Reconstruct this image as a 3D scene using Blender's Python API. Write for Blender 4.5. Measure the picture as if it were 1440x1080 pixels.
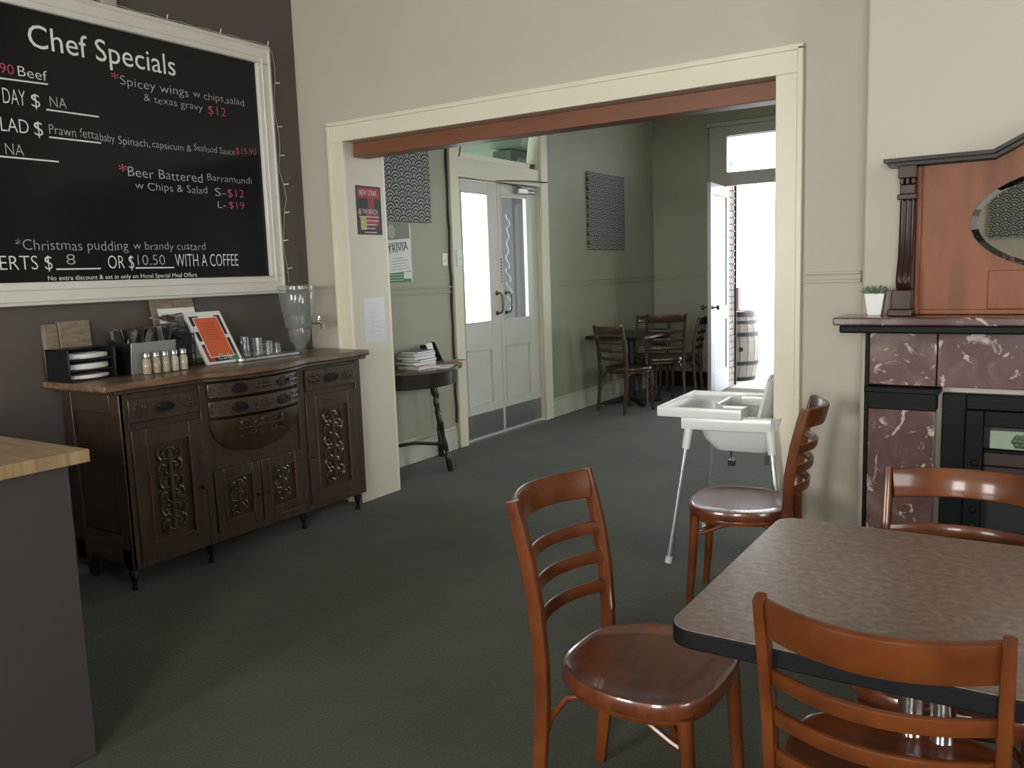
import bpy, bmesh, math, random
from mathutils import Vector, Matrix
random.seed(7)
PI = math.pi
for o in list(bpy.data.objects): bpy.data.objects.remove(o)
S = bpy.context.scene
COL = S.collection

# ------------------------------------------------------------------ camera
def cam_axes(yaw, pitch, roll):
    f = Vector((-math.sin(yaw)*math.cos(pitch), math.cos(yaw)*math.cos(pitch), -math.sin(pitch)))
    r = Vector((math.cos(yaw), math.sin(yaw), 0)); u = r.cross(f)
    return math.cos(roll)*r+math.sin(roll)*u, -math.sin(roll)*r+math.cos(roll)*u, f
cam_d = bpy.data.cameras.new('camera'); cam = bpy.data.objects.new('camera', cam_d); COL.objects.link(cam)
r_, u_, f_ = cam_axes(0.5736, 0.1313, -0.0333)
M = Matrix((( r_.x,u_.x,-f_.x,4.0352),(r_.y,u_.y,-f_.y,-3.8861),(r_.z,u_.z,-f_.z,1.425),(0,0,0,1)))
cam.matrix_world = M
cam_d.sensor_width = 36; cam_d.lens = 29.67; cam_d.clip_start = .05; cam_d.clip_end = 200
S.camera = cam
# ------------------------------------------------------------------ world, lights, exposure
w = bpy.data.worlds.new('world'); S.world = w; w.use_nodes = True
nt = w.node_tree; bg = nt.nodes['Background']
bg.inputs[0].default_value = (.93, .97, 1, 1); bg.inputs[1].default_value = 7.5
S.view_settings.view_transform = 'Standard'; S.view_settings.look = 'None'
S.view_settings.exposure = 0; S.view_settings.gamma = 1; S.view_settings.use_curve_mapping = False
S.cycles.use_denoising = True; S.cycles.max_bounces = 8; S.cycles.sample_clamp_indirect = 6
S.cycles.caustics_reflective = False; S.cycles.caustics_refractive = False
def area(name, loc, rot, sx, sy, power, col=(1,1,1), portal=False):
    l = bpy.data.lights.new(name, 'AREA'); l.shape = 'RECTANGLE'; l.size = sx; l.size_y = sy; l.energy = power; l.color = col
    o = bpy.data.objects.new(name, l); COL.objects.link(o); o.location = loc; o.rotation_euler = rot
    if portal: l.cycles.is_portal = True
    return o
# daylight through the two big windows behind the camera, plus an added fill light at the right wall
area('daylight_and_fill', (1.55, -6.98, 1.75), (PI/2, 0, 0), 1.3, 1.8, 165, (1, .975, .93))
area('daylight_and_fill', (4.75, -6.98, 1.75), (PI/2, 0, 0), 1.3, 1.8, 165, (1, .975, .93))
area('daylight_and_fill', (7.58, -3.6, 1.8), (0, PI/2, 0), 1.8, 1.6, 45, (1, .98, .95))
# sky portals: exterior doorway, its transom, street doors; then two added back room fill lights
area('portal', (1.32, 6.0, 1.16), (-PI/2, 0, 0), 1.0, 2.32, 1, portal=True)
area('portal', (1.32, 6.0, 2.67), (-PI/2, 0, 0), 1.0, .40, 1, portal=True)
area('portal', (-.30, 2.4, 1.55), (0, -PI/2, 0), 1.2, 1.4, 1, portal=True)
area('daylight_and_fill', (4.3, 5.70, 1.8), (-PI/2, 0, 0), 1.4, 1.6, 50, (.95, .98, 1))  # fill light added to brighten the back room from its far wall
area('daylight_and_fill', (6.03, .85, 1.8), (0, PI/2, 0), 1.6, .9, 60, (.97, .99, 1))  # unseen fill light, added to lift the back room's left wall
sun = bpy.data.lights.new('sun', 'SUN'); sun.energy = 3.2; sun.angle = .02; so = bpy.data.objects.new('sun', sun); COL.objects.link(so)
so.rotation_euler = (math.radians(-28), math.radians(30), 0)

# ------------------------------------------------------------------ materials
MATS = {}
def mat(name, col, rough=.5, metal=0, coat=0, spec=.5, var=None, vscale=4, bump=0, bscale=60, trans=0, ior=1.45, alpha=1, stretch=None, emit=0, crough=.08):
    if name in MATS: return MATS[name]
    m = bpy.data.materials.new(name); m.use_nodes = True; n = m.node_tree; b = n.nodes['Principled BSDF']; L = n.links.new
    b.inputs['Base Color'].default_value = (*col, 1); b.inputs['Roughness'].default_value = rough; b.inputs['Metallic'].default_value = metal
    b.inputs['Coat Weight'].default_value = coat; b.inputs['Coat Roughness'].default_value = crough
    b.inputs['Specular IOR Level'].default_value = spec; b.inputs['IOR'].default_value = ior
    b.inputs['Transmission Weight'].default_value = trans; b.inputs['Alpha'].default_value = alpha
    tc = n.nodes.new('ShaderNodeTexCoord'); mp = n.nodes.new('ShaderNodeMapping'); L(tc.outputs['Object'], mp.inputs[0])
    if stretch: mp.inputs['Scale'].default_value = stretch
    if var:
        nz = n.nodes.new('ShaderNodeTexNoise'); nz.inputs['Scale'].default_value = vscale; nz.inputs['Detail'].default_value = 6; nz.inputs['Roughness'].default_value = .6
        L(mp.outputs[0], nz.inputs[0]); cr = n.nodes.new('ShaderNodeValToRGB')
        cr.color_ramp.elements[0].position = .32; cr.color_ramp.elements[1].position = .68
        cr.color_ramp.elements[0].color = (*col, 1); cr.color_ramp.elements[1].color = (*var, 1)
        L(nz.outputs[0], cr.inputs[0]); L(cr.outputs[0], b.inputs['Base Color'])
    if bump:
        nb = n.nodes.new('ShaderNodeTexNoise'); nb.inputs['Scale'].default_value = bscale; nb.inputs['Detail'].default_value = 4
        L(mp.outputs[0], nb.inputs[0]); bp = n.nodes.new('ShaderNodeBump'); bp.inputs['Strength'].default_value = bump; bp.inputs['Distance'].default_value = .004
        L(nb.outputs[0], bp.inputs['Height']); L(bp.outputs[0], b.inputs['Normal'])
    MATS[name] = m; return m
wall_cream = mat('wall_cream', (.515, .475, .395), .55, var=(.49, .45, .37), vscale=2, bump=.05, bscale=40)
wall_back = mat('wall_sage', (.33, .325, .25), .5, var=(.36, .355, .275), vscale=2, bump=.05, bscale=40)
brown = mat('wall_brown', (.105, .087, .080), .5, var=(.095, .078, .072), vscale=3, bump=.08, bscale=30)
trimw = mat('trim_cream', (.74, .70, .56), .35, var=(.70, .66, .52), vscale=3)
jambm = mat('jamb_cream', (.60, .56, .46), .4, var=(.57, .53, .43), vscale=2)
doorw = mat('door_white', (.62, .62, .57), .3, var=(.58, .58, .53), vscale=3)
skirtm = mat('skirting_paint', (.55, .54, .46), .35, var=(.50, .49, .42), vscale=4)
ceilm = mat('ceiling_paint', (.45, .44, .38), .7)
beamm = mat('beam_brown', (.22, .085, .045), .45, var=(.18, .07, .038), vscale=3, stretch=(1, 8, 8))
dark = mat('black_paint', (.012, .013, .015), .4)
satin = mat('cast_iron', (.005, .006, .007), .45, spec=.15, bump=.2, bscale=120)
chrome = mat('chrome', (.75, .75, .75), .18, metal=1)
steel = mat('brushed_steel', (.42, .42, .43), .32, metal=1, bump=.1, bscale=200, stretch=(1, 12, 1))
brass = mat('aged_bronze', (.12, .095, .06), .35, metal=.9)
white_pl = mat('white_plastic', (.80, .80, .79), .25, coat=.2)
white_pa = mat('white_paper', (.78, .78, .76), .6)
frame_w = mat('frame_white', (.72, .70, .65), .3, coat=.15, var=(.68, .66, .60), vscale=6)
board = mat('chalkboard', (.008, .009, .009), .16, spec=.35)
chalk = mat('chalk_white', (.78, .78, .75), .8)
chalkg = mat('chalk_grey', (.42, .44, .43), .9)
pink = mat('chalk_pink', (.50, .09, .16), .9)
clear = mat('clear_glass', (.95, .97, .96), .03, trans=1, ior=1.45)
def thin_glass(name, tint, rough, mix, haze=0):
    m = bpy.data.materials.new(name); m.use_nodes = True; n = m.node_tree; n.nodes.clear(); L = n.links.new
    o = n.nodes.new('ShaderNodeOutputMaterial'); t = n.nodes.new('ShaderNodeBsdfTransparent'); t.inputs[0].default_value = (*tint, 1)
    g = n.nodes.new('ShaderNodeBsdfGlossy'); g.inputs['Roughness'].default_value = rough; g.inputs[0].default_value = (.9, .9, .9, 1)
    x = n.nodes.new('ShaderNodeMixShader'); fr = n.nodes.new('ShaderNodeFresnel'); ge = n.nodes.new('ShaderNodeNewGeometry'); ma = n.nodes.new('ShaderNodeMath'); ma.operation = 'MULTIPLY_ADD'
    ma.inputs[1].default_value = 1/mix-mix; ma.inputs[2].default_value = mix; L(ge.outputs['Backfacing'], ma.inputs[0]); L(ma.outputs[0], fr.inputs[0])
    L(fr.outputs[0], x.inputs[0]); L(t.outputs[0], x.inputs[1]); L(g.outputs[0], x.inputs[2]); 
    if haze:
        df = n.nodes.new('ShaderNodeBsdfDiffuse'); df.inputs[0].default_value = (.75, .77, .75, 1); y = n.nodes.new('ShaderNodeMixShader'); y.inputs[0].default_value = haze
        L(x.outputs[0], y.inputs[1]); L(df.outputs[0], y.inputs[2]); L(y.outputs[0], o.inputs[0])
    else: L(x.outputs[0], o.inputs[0])
    return m
pane_gl = thin_glass('window_glass', (.92, .95, .95), .02, 1.45)
pane_green = thin_glass('green_glass', (.66, .74, .67), .04, 1.5)
glassware = thin_glass('thin_glassware', (.92, .94, .93), .05, 1.5, .10)
# carpet
def carpet_mat():
    m = bpy.data.materials.new('carpet'); m.use_nodes = True; n = m.node_tree; b = n.nodes['Principled BSDF']; L = n.links.new
    b.inputs['Roughness'].default_value = .88; b.inputs['Specular IOR Level'].default_value = .2
    b.inputs['Sheen Weight'].default_value = .12; b.inputs['Sheen Roughness'].default_value = .5
    tc = n.nodes.new('ShaderNodeTexCoord')
    a = n.nodes.new('ShaderNodeTexNoise'); a.inputs['Scale'].default_value = 1.3; a.inputs['Detail'].default_value = 5; L(tc.outputs['Object'], a.inputs[0])
    c = n.nodes.new('ShaderNodeTexNoise'); c.inputs['Scale'].default_value = 90; c.inputs['Detail'].default_value = 3; L(tc.outputs['Object'], c.inputs[0])
    r1 = n.nodes.new('ShaderNodeValToRGB'); r1.color_ramp.elements[0].position = .35; r1.color_ramp.elements[1].position = .7
    r1.color_ramp.elements[0].color = (.036, .040, .023, 1); r1.color_ramp.elements[1].color = (.058, .065, .039, 1)
    L(a.outputs[0], r1.inputs[0]); mx = n.nodes.new('ShaderNodeMix'); mx.data_type = 'RGBA'; mx.blend_type = 'OVERLAY'; mx.inputs[0].default_value = .6
    L(r1.outputs[0], mx.inputs[6]); L(c.outputs[0], mx.inputs[7]); L(mx.outputs[2], b.inputs['Base Color'])
    bp = n.nodes.new('ShaderNodeBump'); bp.inputs['Strength'].default_value = .5; bp.inputs['Distance'].default_value = .006
    L(c.outputs[0], bp.inputs['Height']); L(bp.outputs[0], b.inputs['Normal']); return m
carpet = carpet_mat()
def wood_mat(name, c1, c2, rough, coat, grain=(1, 14, 14), scale=3, crough=.1):
    m = bpy.data.materials.new(name); m.use_nodes = True; n = m.node_tree; b = n.nodes['Principled BSDF']; L = n.links.new
    b.inputs['Roughness'].default_value = rough; b.inputs['Coat Weight'].default_value = coat; b.inputs['Coat Roughness'].default_value = crough
    tc = n.nodes.new('ShaderNodeTexCoord'); mp = n.nodes.new('ShaderNodeMapping'); mp.inputs['Scale'].default_value = grain; L(tc.outputs['Object'], mp.inputs[0])
    a = n.nodes.new('ShaderNodeTexNoise'); a.inputs['Scale'].default_value = scale; a.inputs['Detail'].default_value = 7; a.inputs['Distortion'].default_value = .6; L(mp.outputs[0], a.inputs[0])
    r = n.nodes.new('ShaderNodeValToRGB'); r.color_ramp.elements[0].position = .3; r.color_ramp.elements[1].position = .7
    r.color_ramp.elements[0].color = (*c1, 1); r.color_ramp.elements[1].color = (*c2, 1); L(a.outputs[0], r.inputs[0]); L(r.outputs[0], b.inputs['Base Color'])
    if 'column' in name or name in ('dark_wood', 'overmantel_wood', 'chair_wood'): b.inputs['Specular IOR Level'].default_value = .28
    bp = n.nodes.new('ShaderNodeBump'); bp.inputs['Strength'].default_value = .12; bp.inputs['Distance'].default_value = .003; L(a.outputs[0], bp.inputs['Height']); L(bp.outputs[0], b.inputs['Normal'])
    return m
chairw = wood_mat('chair_wood', (.080, .019, .005), (.155, .043, .010), .32, .45, (3, 3, 3), 3, .12)
seatw = wood_mat('seat_wood', (.070, .015, .006), (.16, .040, .012), .30, 1.0, (2, 9, 2), 3, .10)
oldwood = wood_mat('sideboard_wood', (.032, .019, .011), (.066, .040, .024), .40, .25, (3, 12, 3), 3)
oldtop = wood_mat('sideboard_top_wood', (.065, .036, .022), (.25, .150, .085), .38, .2, (8, 1.5, 8), 3)
mould_litw = wood_mat('moulding_lit_wood', (.06, .034, .020), (.12, .07, .04), .4, .2)  # sideboard wood made lighter, highlights of the mouldings put into the colour
darkwood = wood_mat('dark_wood', (.010, .006, .005), (.024, .013, .010), .35, .15)
mantelw = wood_mat('overmantel_wood', (.15, .040, .013), (.25, .080, .027), .42, .12, (8, 8, 1.5), 1.6)
columnw = wood_mat('overmantel_column_wood', (.022, .009, .006), (.042, .017, .010), .35, .15, (6, 6, 1))
counterw = wood_mat('counter_top_wood', (.24, .155, .078), (.40, .28, .155), .42, .15, (2, 14, 2), 3)
rustic = wood_mat('rustic_wood', (.15, .115, .078), (.27, .215, .155), .6, 0, (3, 3, 12), 4)
def marble_mat():
    m = bpy.data.materials.new('marble'); m.use_nodes = True; n = m.node_tree; b = n.nodes['Principled BSDF']; L = n.links.new
    b.inputs['Roughness'].default_value = .22; b.inputs['Coat Weight'].default_value = .3
    tc = n.nodes.new('ShaderNodeTexCoord')
    a = n.nodes.new('ShaderNodeTexNoise'); a.inputs['Scale'].default_value = 7; a.inputs['Detail'].default_value = 8; a.inputs['Distortion'].default_value = 1.2; L(tc.outputs['Object'], a.inputs[0])
    r = n.nodes.new('ShaderNodeValToRGB'); e = r.color_ramp.elements; e[0].position = .3; e[0].color = (.085, .040, .038, 1); e[1].position = .72; e[1].color = (.20, .135, .115, 1)
    x = r.color_ramp.elements.new(.52); x.color = (.12, .066, .062, 1)
    L(a.outputs[0], r.inputs[0])
    v = n.nodes.new('ShaderNodeTexNoise'); v.inputs['Scale'].default_value = 9; v.inputs['Detail'].default_value = 5; v.inputs['Distortion'].default_value = 2.4; L(tc.outputs['Object'], v.inputs[0])
    r2 = n.nodes.new('ShaderNodeValToRGB'); e = r2.color_ramp.elements; e[0].position = .60; e[0].color = (0, 0, 0, 1); e[1].position = .66; e[1].color = (1, 1, 1, 1)
    L(v.outputs[0], r2.inputs[0]); mx = n.nodes.new('ShaderNodeMix'); mx.data_type = 'RGBA'; L(r2.outputs[0], mx.inputs[0]); L(r.outputs[0], mx.inputs[6]); mx.inputs[7].default_value = (.48, .41, .35, 1)
    L(mx.outputs[2], b.inputs['Base Color']); return m
marble = marble_mat()
def laminate_mat():
    m = bpy.data.materials.new('laminate'); m.use_nodes = True; n = m.node_tree; b = n.nodes['Principled BSDF']; L = n.links.new
    b.inputs['Roughness'].default_value = .30; b.inputs['Coat Weight'].default_value = .1
    tc = n.nodes.new('ShaderNodeTexCoord')
    a = n.nodes.new('ShaderNodeTexNoise'); a.inputs['Scale'].default_value = 55; a.inputs['Detail'].default_value = 5; L(tc.outputs['Object'], a.inputs[0])
    r = n.nodes.new('ShaderNodeValToRGB'); e = r.color_ramp.elements; e[0].position = .25; e[0].color = (.135, .092, .078, 1); e[1].position = .75; e[1].color = (.32, .245, .215, 1)
    x = r.color_ramp.elements.new(.5); x.color = (.215, .153, .130, 1)
    L(a.outputs[0], r.inputs[0]); L(r.outputs[0], b.inputs['Base Color']); return m
laminate = laminate_mat()
def scallop_mat():
    m = bpy.data.materials.new('scallop_print'); m.use_nodes = True; n = m.node_tree; b = n.nodes['Principled BSDF']; L = n.links.new
    b.inputs['Roughness'].default_value = .7
    tc = n.nodes.new('ShaderNodeTexCoord'); sp = n.nodes.new('ShaderNodeSeparateXYZ'); L(tc.outputs['Object'], sp.inputs[0])
    def mt(op, a, c=None):
        k = n.nodes.new('ShaderNodeMath'); k.operation = op
        for i, q in enumerate((a, c)):
            if q is None: continue
            if isinstance(q, (int, float)): k.inputs[i].default_value = q
            else: L(q, k.inputs[i])
        return k.outputs[0]
    W, H = .142, .046
    u = mt('DIVIDE', mt('ADD', sp.outputs[1], 5), W); vv = mt('DIVIDE', mt('ADD', sp.outputs[2], 5), H); h = H/W
    row = mt('FLOOR', vv); fr = mt('MULTIPLY', mt('SUBTRACT', vv, row), h)
    def dist(rw, dz):
        off = mt('MULTIPLY', mt('MODULO', rw, 2), .5)
        du = mt('SUBTRACT', mt('FRACT', mt('ADD', u, off)), .5)
        return mt('SQRT', mt('ADD', mt('MULTIPLY', du, du), mt('MULTIPLY', dz, dz)))
    d1 = dist(mt('SUBTRACT', row, 1), mt('ADD', fr, h)); d0 = dist(row, fr)
    ins = mt('LESS_THAN', d1, .5)
    d = mt('ADD', mt('MULTIPLY', ins, d1), mt('MULTIPLY', mt('SUBTRACT', 1, ins), d0))
    ring = mt('GREATER_THAN', mt('FRACT', mt('ADD', mt('MULTIPLY', d, 6.0), .1)), .55)
    mx = n.nodes.new('ShaderNodeMix'); mx.data_type = 'RGBA'; L(ring, mx.inputs[0]); mx.inputs[6].default_value = (.33, .33, .31, 1); mx.inputs[7].default_value = (.018, .018, .024, 1)
    L(mx.outputs[2], b.inputs['Base Color']); return m
scallop = scallop_mat()

# ------------------------------------------------------------------ mesh helpers
class MB:
    def __init__(s): s.v = []; s.f = []
    def add(s, vs, fs):
        k = len(s.v); s.v += [tuple(v) for v in vs]; s.f += [tuple(i+k for i in f) for f in fs]; return s
    def box(s, a, b):
        x0, y0, z0 = a; x1, y1, z1 = b
        return s.add([(x0,y0,z0),(x1,y0,z0),(x1,y1,z0),(x0,y1,z0),(x0,y0,z1),(x1,y0,z1),(x1,y1,z1),(x0,y1,z1)],
                     [(0,3,2,1),(4,5,6,7),(0,1,5,4),(1,2,6,5),(2,3,7,6),(3,0,4,7)])
    def hexa(s, bot, top):
        return s.add(list(bot)+list(top), [(3,2,1,0),(4,5,6,7),(0,1,5,4),(1,2,6,5),(2,3,7,6),(3,0,4,7)])
    def prism(s, poly, z0, z1, ax=2):
        n = len(poly)
        def P(a, b, c): return (a, b, c) if ax == 2 else ((c, a, b) if ax == 0 else (a, c, b))
        vs = [P(x, y, z0) for x, y in poly]+[P(x, y, z1) for x, y in poly]
        return s.add(vs, [tuple(range(n))[::-1], tuple(range(n, 2*n))]+[(i, (i+1) % n, n+(i+1) % n, n+i) for i in range(n)])
    def lathe(s, prof, c=(0,0,0), n=20, axis=2, cap=True):
        vs = []
        for r, z in prof:
            for i in range(n):
                a = 2*PI*i/n; p = (r*math.cos(a), r*math.sin(a), z)
                if axis == 0: p = (p[2], p[0], p[1])
                if axis == 1: p = (p[0], p[2], p[1])
                vs.append((c[0]+p[0], c[1]+p[1], c[2]+p[2]))
        fs = [(k*n+i, k*n+(i+1) % n, (k+1)*n+(i+1) % n, (k+1)*n+i) for k in range(len(prof)-1) for i in range(n)]
        if cap: fs += [tuple(range(n))[::-1], tuple((len(prof)-1)*n+i for i in range(n))]
        return s.add(vs, fs)
    def sweep(s, pts, sec, up=(0,0,1), closed=False, scales=None):
        pts = [Vector(p) for p in pts]; up = Vector(up); m = len(sec); n = len(pts); vs = []
        for i, p in enumerate(pts):
            t = (pts[(i+1) % n]-pts[i-1]) if closed else (pts[min(i+1, n-1)]-pts[max(i-1, 0)])
            t.normalize(); b = up-t*up.dot(t)
            if b.length < 1e-4: b = Vector((1,0,0))-t*t.x
            b.normalize(); a = t.cross(b); k = scales[i] if scales else 1
            vs += [p+a*x*k+b*y*k for x, y in sec]
        fs = []
        for i in range(n if closed else n-1):
            j = (i+1) % n
            fs += [(i*m+q, i*m+(q+1) % m, j*m+(q+1) % m, j*m+q) for q in range(m)]
        if not closed: fs += [tuple(range(m))[::-1], tuple((n-1)*m+q for q in range(m))]
        return s.add(vs, fs)
    def tube(s, pts, r, n=8, up=(0,0,1), closed=False, scales=None):
        return s.sweep(pts, [(r*math.cos(2*PI*i/n), r*math.sin(2*PI*i/n)) for i in range(n)], up, closed, scales)
    def sphere(s, c, r, n=10, sc=(1,1,1)):
        prof = [(r*math.sin(PI*k/6), -r*math.cos(PI*k/6)) for k in range(7)]
        k0 = len(s.v); s.lathe([(max(a, 1e-4), b) for a, b in prof], (0,0,0), n)
        s.v[k0:] = [(c[0]+x*sc[0], c[1]+y*sc[1], c[2]+z*sc[2]) for x, y, z in s.v[k0:]]; return s
    def xf(s, M): s.v = [tuple(M @ Vector(v)) for v in s.v]; return s
    def obj(s, name, m, parent=None, bevel=0, smooth=False, sub=0, seg=2):
        me = bpy.data.meshes.new(name); me.from_pydata(s.v, [], s.f); bm = bmesh.new(); bm.from_mesh(me); bmesh.ops.recalc_face_normals(bm, faces=bm.faces); bm.to_mesh(me); bm.free()
        o = bpy.data.objects.new(name, me); COL.objects.link(o); me.materials.append(m)
        if smooth or bevel:
            for p in me.polygons: p.use_smooth = True
            me.set_sharp_from_angle(angle=math.radians(40))
        if bevel:
            b = o.modifiers.new('bevel', 'BEVEL'); b.width = bevel; b.segments = seg; b.limit_method = 'ANGLE'; b.angle_limit = math.radians(35); b.harden_normals = False
        if sub:
            q = o.modifiers.new('sub', 'SUBSURF'); q.levels = q.render_levels = sub
        if parent: o.parent = parent
        return o
def rrect(wd, ht, r=.006, k=2):
    P = []
    for cx, cy, a0 in ((wd/2-r, ht/2-r, 0), (-wd/2+r, ht/2-r, 90), (-wd/2+r, -ht/2+r, 180), (wd/2-r, -ht/2+r, 270)):
        for i in range(k+1):
            a = math.radians(a0+90*i/k); P.append((cx+r*math.cos(a), cy+r*math.sin(a)))
    return P
def thing(name, label, cat, loc=(0,0,0), rz=0, group=None):
    o = bpy.data.objects.new(name, None); o.empty_display_size = .1; COL.objects.link(o); o.location = loc; o.rotation_euler = (0,0,rz)
    o['label'] = label; o['category'] = cat
    if group: o['group'] = group
    return o
def tag(o, label, cat, group=None):
    o['label'] = label; o['category'] = cat
    if group: o['group'] = group
    return o
def struct(o, label=None):
    o['kind'] = 'structure'
    return o
def bx(a, b): return MB().box(a, b)
def copy_tree(o, parent=None, label=None, group=None):
    c = o.copy(); COL.objects.link(c); c.parent = parent
    if label: c['label'] = label
    if group: c['group'] = group
    for ch in list(o.children): copy_tree(ch, c)
    return c
_fc = {}
def text_mesh(s, off=0.0, shear=0.0):
    cu = bpy.data.curves.new('t', 'FONT'); cu.body = s; cu.size = 1; cu.offset = off; cu.shear = shear; cu.resolution_u = 3
    o = bpy.data.objects.new('t', cu); COL.objects.link(o)
    dg = bpy.context.evaluated_depsgraph_get(); me = bpy.data.meshes.new_from_object(o.evaluated_get(dg))
    bpy.data.objects.remove(o); bpy.data.curves.remove(cu); return me
def text(s, p0, width, cap, m, parent, M=None, rot=0, off=0.0, shear=0.0, name='lettering', jit=0):
    """flat print: lower left p0 (a, b) in the plane, width and capital height in metres, plane given by the 4x4 M"""
    def mx(t):
        q = text_mesh(t, off, shear); r = max(v.co.x for v in q.vertices); bpy.data.meshes.remove(q); return r
    full = text_mesh(s, off, shear); xs = [v.co.x for v in full.vertices]; x0, x1 = min(xs), max(xs); bpy.data.meshes.remove(full)
    kx = width/(x1-x0); ky = cap/.70; c, sn = math.cos(rot), math.sin(rot); words = s.split(' '); bar = mx('|')
    for i, wd_ in enumerate(words):                      # each word is a part of its own
        dx = mx(' '.join(words[:i])+' |')-bar if i else 0
        me = text_mesh(wd_, off, shear); me.name = name
        for v in me.vertices:
            x = (v.co.x+dx-x0)*kx; y = v.co.y*ky
            if jit: y += jit*math.sin(x/cap*1.9)+jit*.6*math.sin(x/cap*4.3)
            v.co = M @ Vector((p0[0]+x*c-y*sn, p0[1]+x*sn+y*c, 0))
        o = bpy.data.objects.new(name, me); COL.objects.link(o); me.materials.clear(); me.materials.append(m); o.parent = parent
def planeX(x): return Matrix(((0,0,1,x),(1,0,0,0),(0,1,0,0),(0,0,0,1)))   # text runs +y, up z, faces +x

# ------------------------------------------------------------------ the shell
T = .331; XB = -.077; YB = 5.73; H = 3.6
struct(bx((-.3, -7.0, -.1), (7.7, YB+.02, 0)).obj('floor', carpet))
struct(bx((-.3, -7.2, H), (7.8, 6.0, H+.1)).obj('ceiling', ceilm))
struct(bx((-.2, -7.2, 0), (0, 0, H)).obj('wall_left', brown))
m = MB(); m.box((-.2, 0, 0), (.378-.02, T, H)); m.box((.358, 0, 2.26), (2.983, T, H)); m.box((2.983, 0, 0), (7.7, T, H))
struct(m.obj('wall_middle', wall_cream))
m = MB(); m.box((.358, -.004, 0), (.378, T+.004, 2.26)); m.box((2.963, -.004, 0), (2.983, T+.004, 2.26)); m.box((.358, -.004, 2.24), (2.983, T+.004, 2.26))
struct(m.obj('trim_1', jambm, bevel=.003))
m = MB(); ww = .107
for a, b in (((.378-ww, -.022, 0), (.378, 0, 2.24)), ((2.963, -.022, 0), (2.963+ww, 0, 2.24)), ((.378-ww, -.022, 2.24), (2.963+ww, 0, 2.24+ww))): m.box(a, b)
for a, b in (((.378-ww-.012, -.032, 0), (.378-ww+.014, 0, 2.24+ww)), ((2.963+ww-.014, -.032, 0), (2.963+ww+.012, 0, 2.24+ww)), ((.378-ww-.012, -.032, 2.24+ww-.014), (2.963+ww+.012, 0, 2.24+ww+.012))): m.box(a, b)
struct(m.obj('trim_2', trimw, bevel=.004))
# back side architrave of the wide opening
m = MB()
for a, b in (((.378-ww, T, 0), (.378, T+.022, 2.24)), ((2.963, T, 0), (2.963+ww, T+.022, 2.24)), ((.378-ww, T, 2.24), (2.963+ww, T+.022, 2.24+ww))): m.box(a, b)
struct(m.obj('trim_3', trimw, bevel=.004))
bm_ = bx((.379, .07, 2.155), (2.962, .19, 2.239)).obj('head_beam', beamm, bevel=.004)
tag(bm_, 'long reddish brown timber board across the head of the wide opening', 'beam')
# dado rails of the front room
def dado(name, a, b, axis, fixed, sgn, z0=1.335, z1=1.383, m_=wall_cream, parent=None):
    m = MB()
    for zz0, zz1, d in ((z0, z0+.012, .018), (z0+.012, z1-.012, .008), (z1-.012, z1, .024)):
        if axis == 'x': m.box((a, min(fixed, fixed+sgn*d), zz0), (b, max(fixed, fixed+sgn*d), zz1))
        else: m.box((min(fixed, fixed+sgn*d), a, zz0), (max(fixed, fixed+sgn*d), b, zz1))
    return struct(m.obj(name, m_, bevel=.002))
dado('trim_4', .03, .27-.012, 'x', 0, -1); dado('trim_5', 3.10, 3.33, 'x', 0, -1)
# chimney breast
struct(bx((3.385, -.30, 0), (4.95, 0, H)).obj('wall_chimney_breast', wall_cream, bevel=.012))
struct(bx((5.0, -.02, 0), (7.6, 0, .2)).obj('baseboard_middle', skirtm, bevel=.004))
# rear wall with windows (behind the camera), right wall with an added one
def wall_with_holes(name, axis, c0, c1, a0, a1, holes, m_, z1=H):
    """holes: (lo, hi, zlo, zhi) sorted"""
    m = MB()
    def B(p, q, zl, zh):
        if q-p < 1e-4 or zh-zl < 1e-4: return
        if axis == 'y': m.box((p, c0, zl), (q, c1, zh))
        else: m.box((c0, p, zl), (c1, q, zh))
    p = a0
    for lo, hi, zl, zh in holes:
        B(p, lo, 0, z1); B(lo, hi, 0, zl); B(lo, hi, zh, z1); p = hi
    B(p, a1, 0, z1); return struct(m.obj(name, m_))
wall_with_holes('wall_rear', 'y', -7.2, -7.0, -.2, 7.7, [(.9, 2.2, .85, 2.65), (4.1, 5.4, .85, 2.65)], wall_cream)
wall_with_holes('wall_right', 'x', 7.6, 7.8, -7.2, 0, [(-4.4, -2.8, .9, 2.7)], wall_cream)
wn = 0
def window(axis, c, a, b, z0, z1, sgn):
    global wn; wn += 1
    r = bpy.data.objects.new('window_%d' % wn, None); COL.objects.link(r); r['kind'] = 'structure'
    def B(p, q, zl, zh, d0, d1, nm, m_):
        lo, hi = sorted((c+sgn*d0, c+sgn*d1))
        return bx((p, lo, zl), (q, hi, zh)).obj(nm, m_, r) if axis == 'y' else bx((lo, p, zl), (hi, q, zh)).obj(nm, m_, r)
    for p, q, zl, zh in ((a, a+.06, z0, z1), (b-.06, b, z0, z1), (a, b, z0, z0+.06), (a, b, z1-.06, z1), (a, b, (z0+z1)/2-.03, (z0+z1)/2+.03)): B(p, q, zl, zh, .02, .07, 'window_frame', trimw)
    for k in (1, 2): B(a+(b-a)*k/3-.012, a+(b-a)*k/3+.012, z0, z1, .03, .06, 'glazing_bar', trimw)
    for k in (1, 3): B(a, b, z0+(z1-z0)*k/4-.01, z0+(z1-z0)*k/4+.01, .03, .06, 'glazing_bar', trimw)
    return r
window('y', -7.0, .9, 2.2, .85, 2.65, 1); window('y', -7.0, 4.1, 5.4, .85, 2.65, 1); window('x', 7.6, -4.4, -2.8, .9, 2.7, -1)  # the right-wall window is added to go with its fill light

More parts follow.
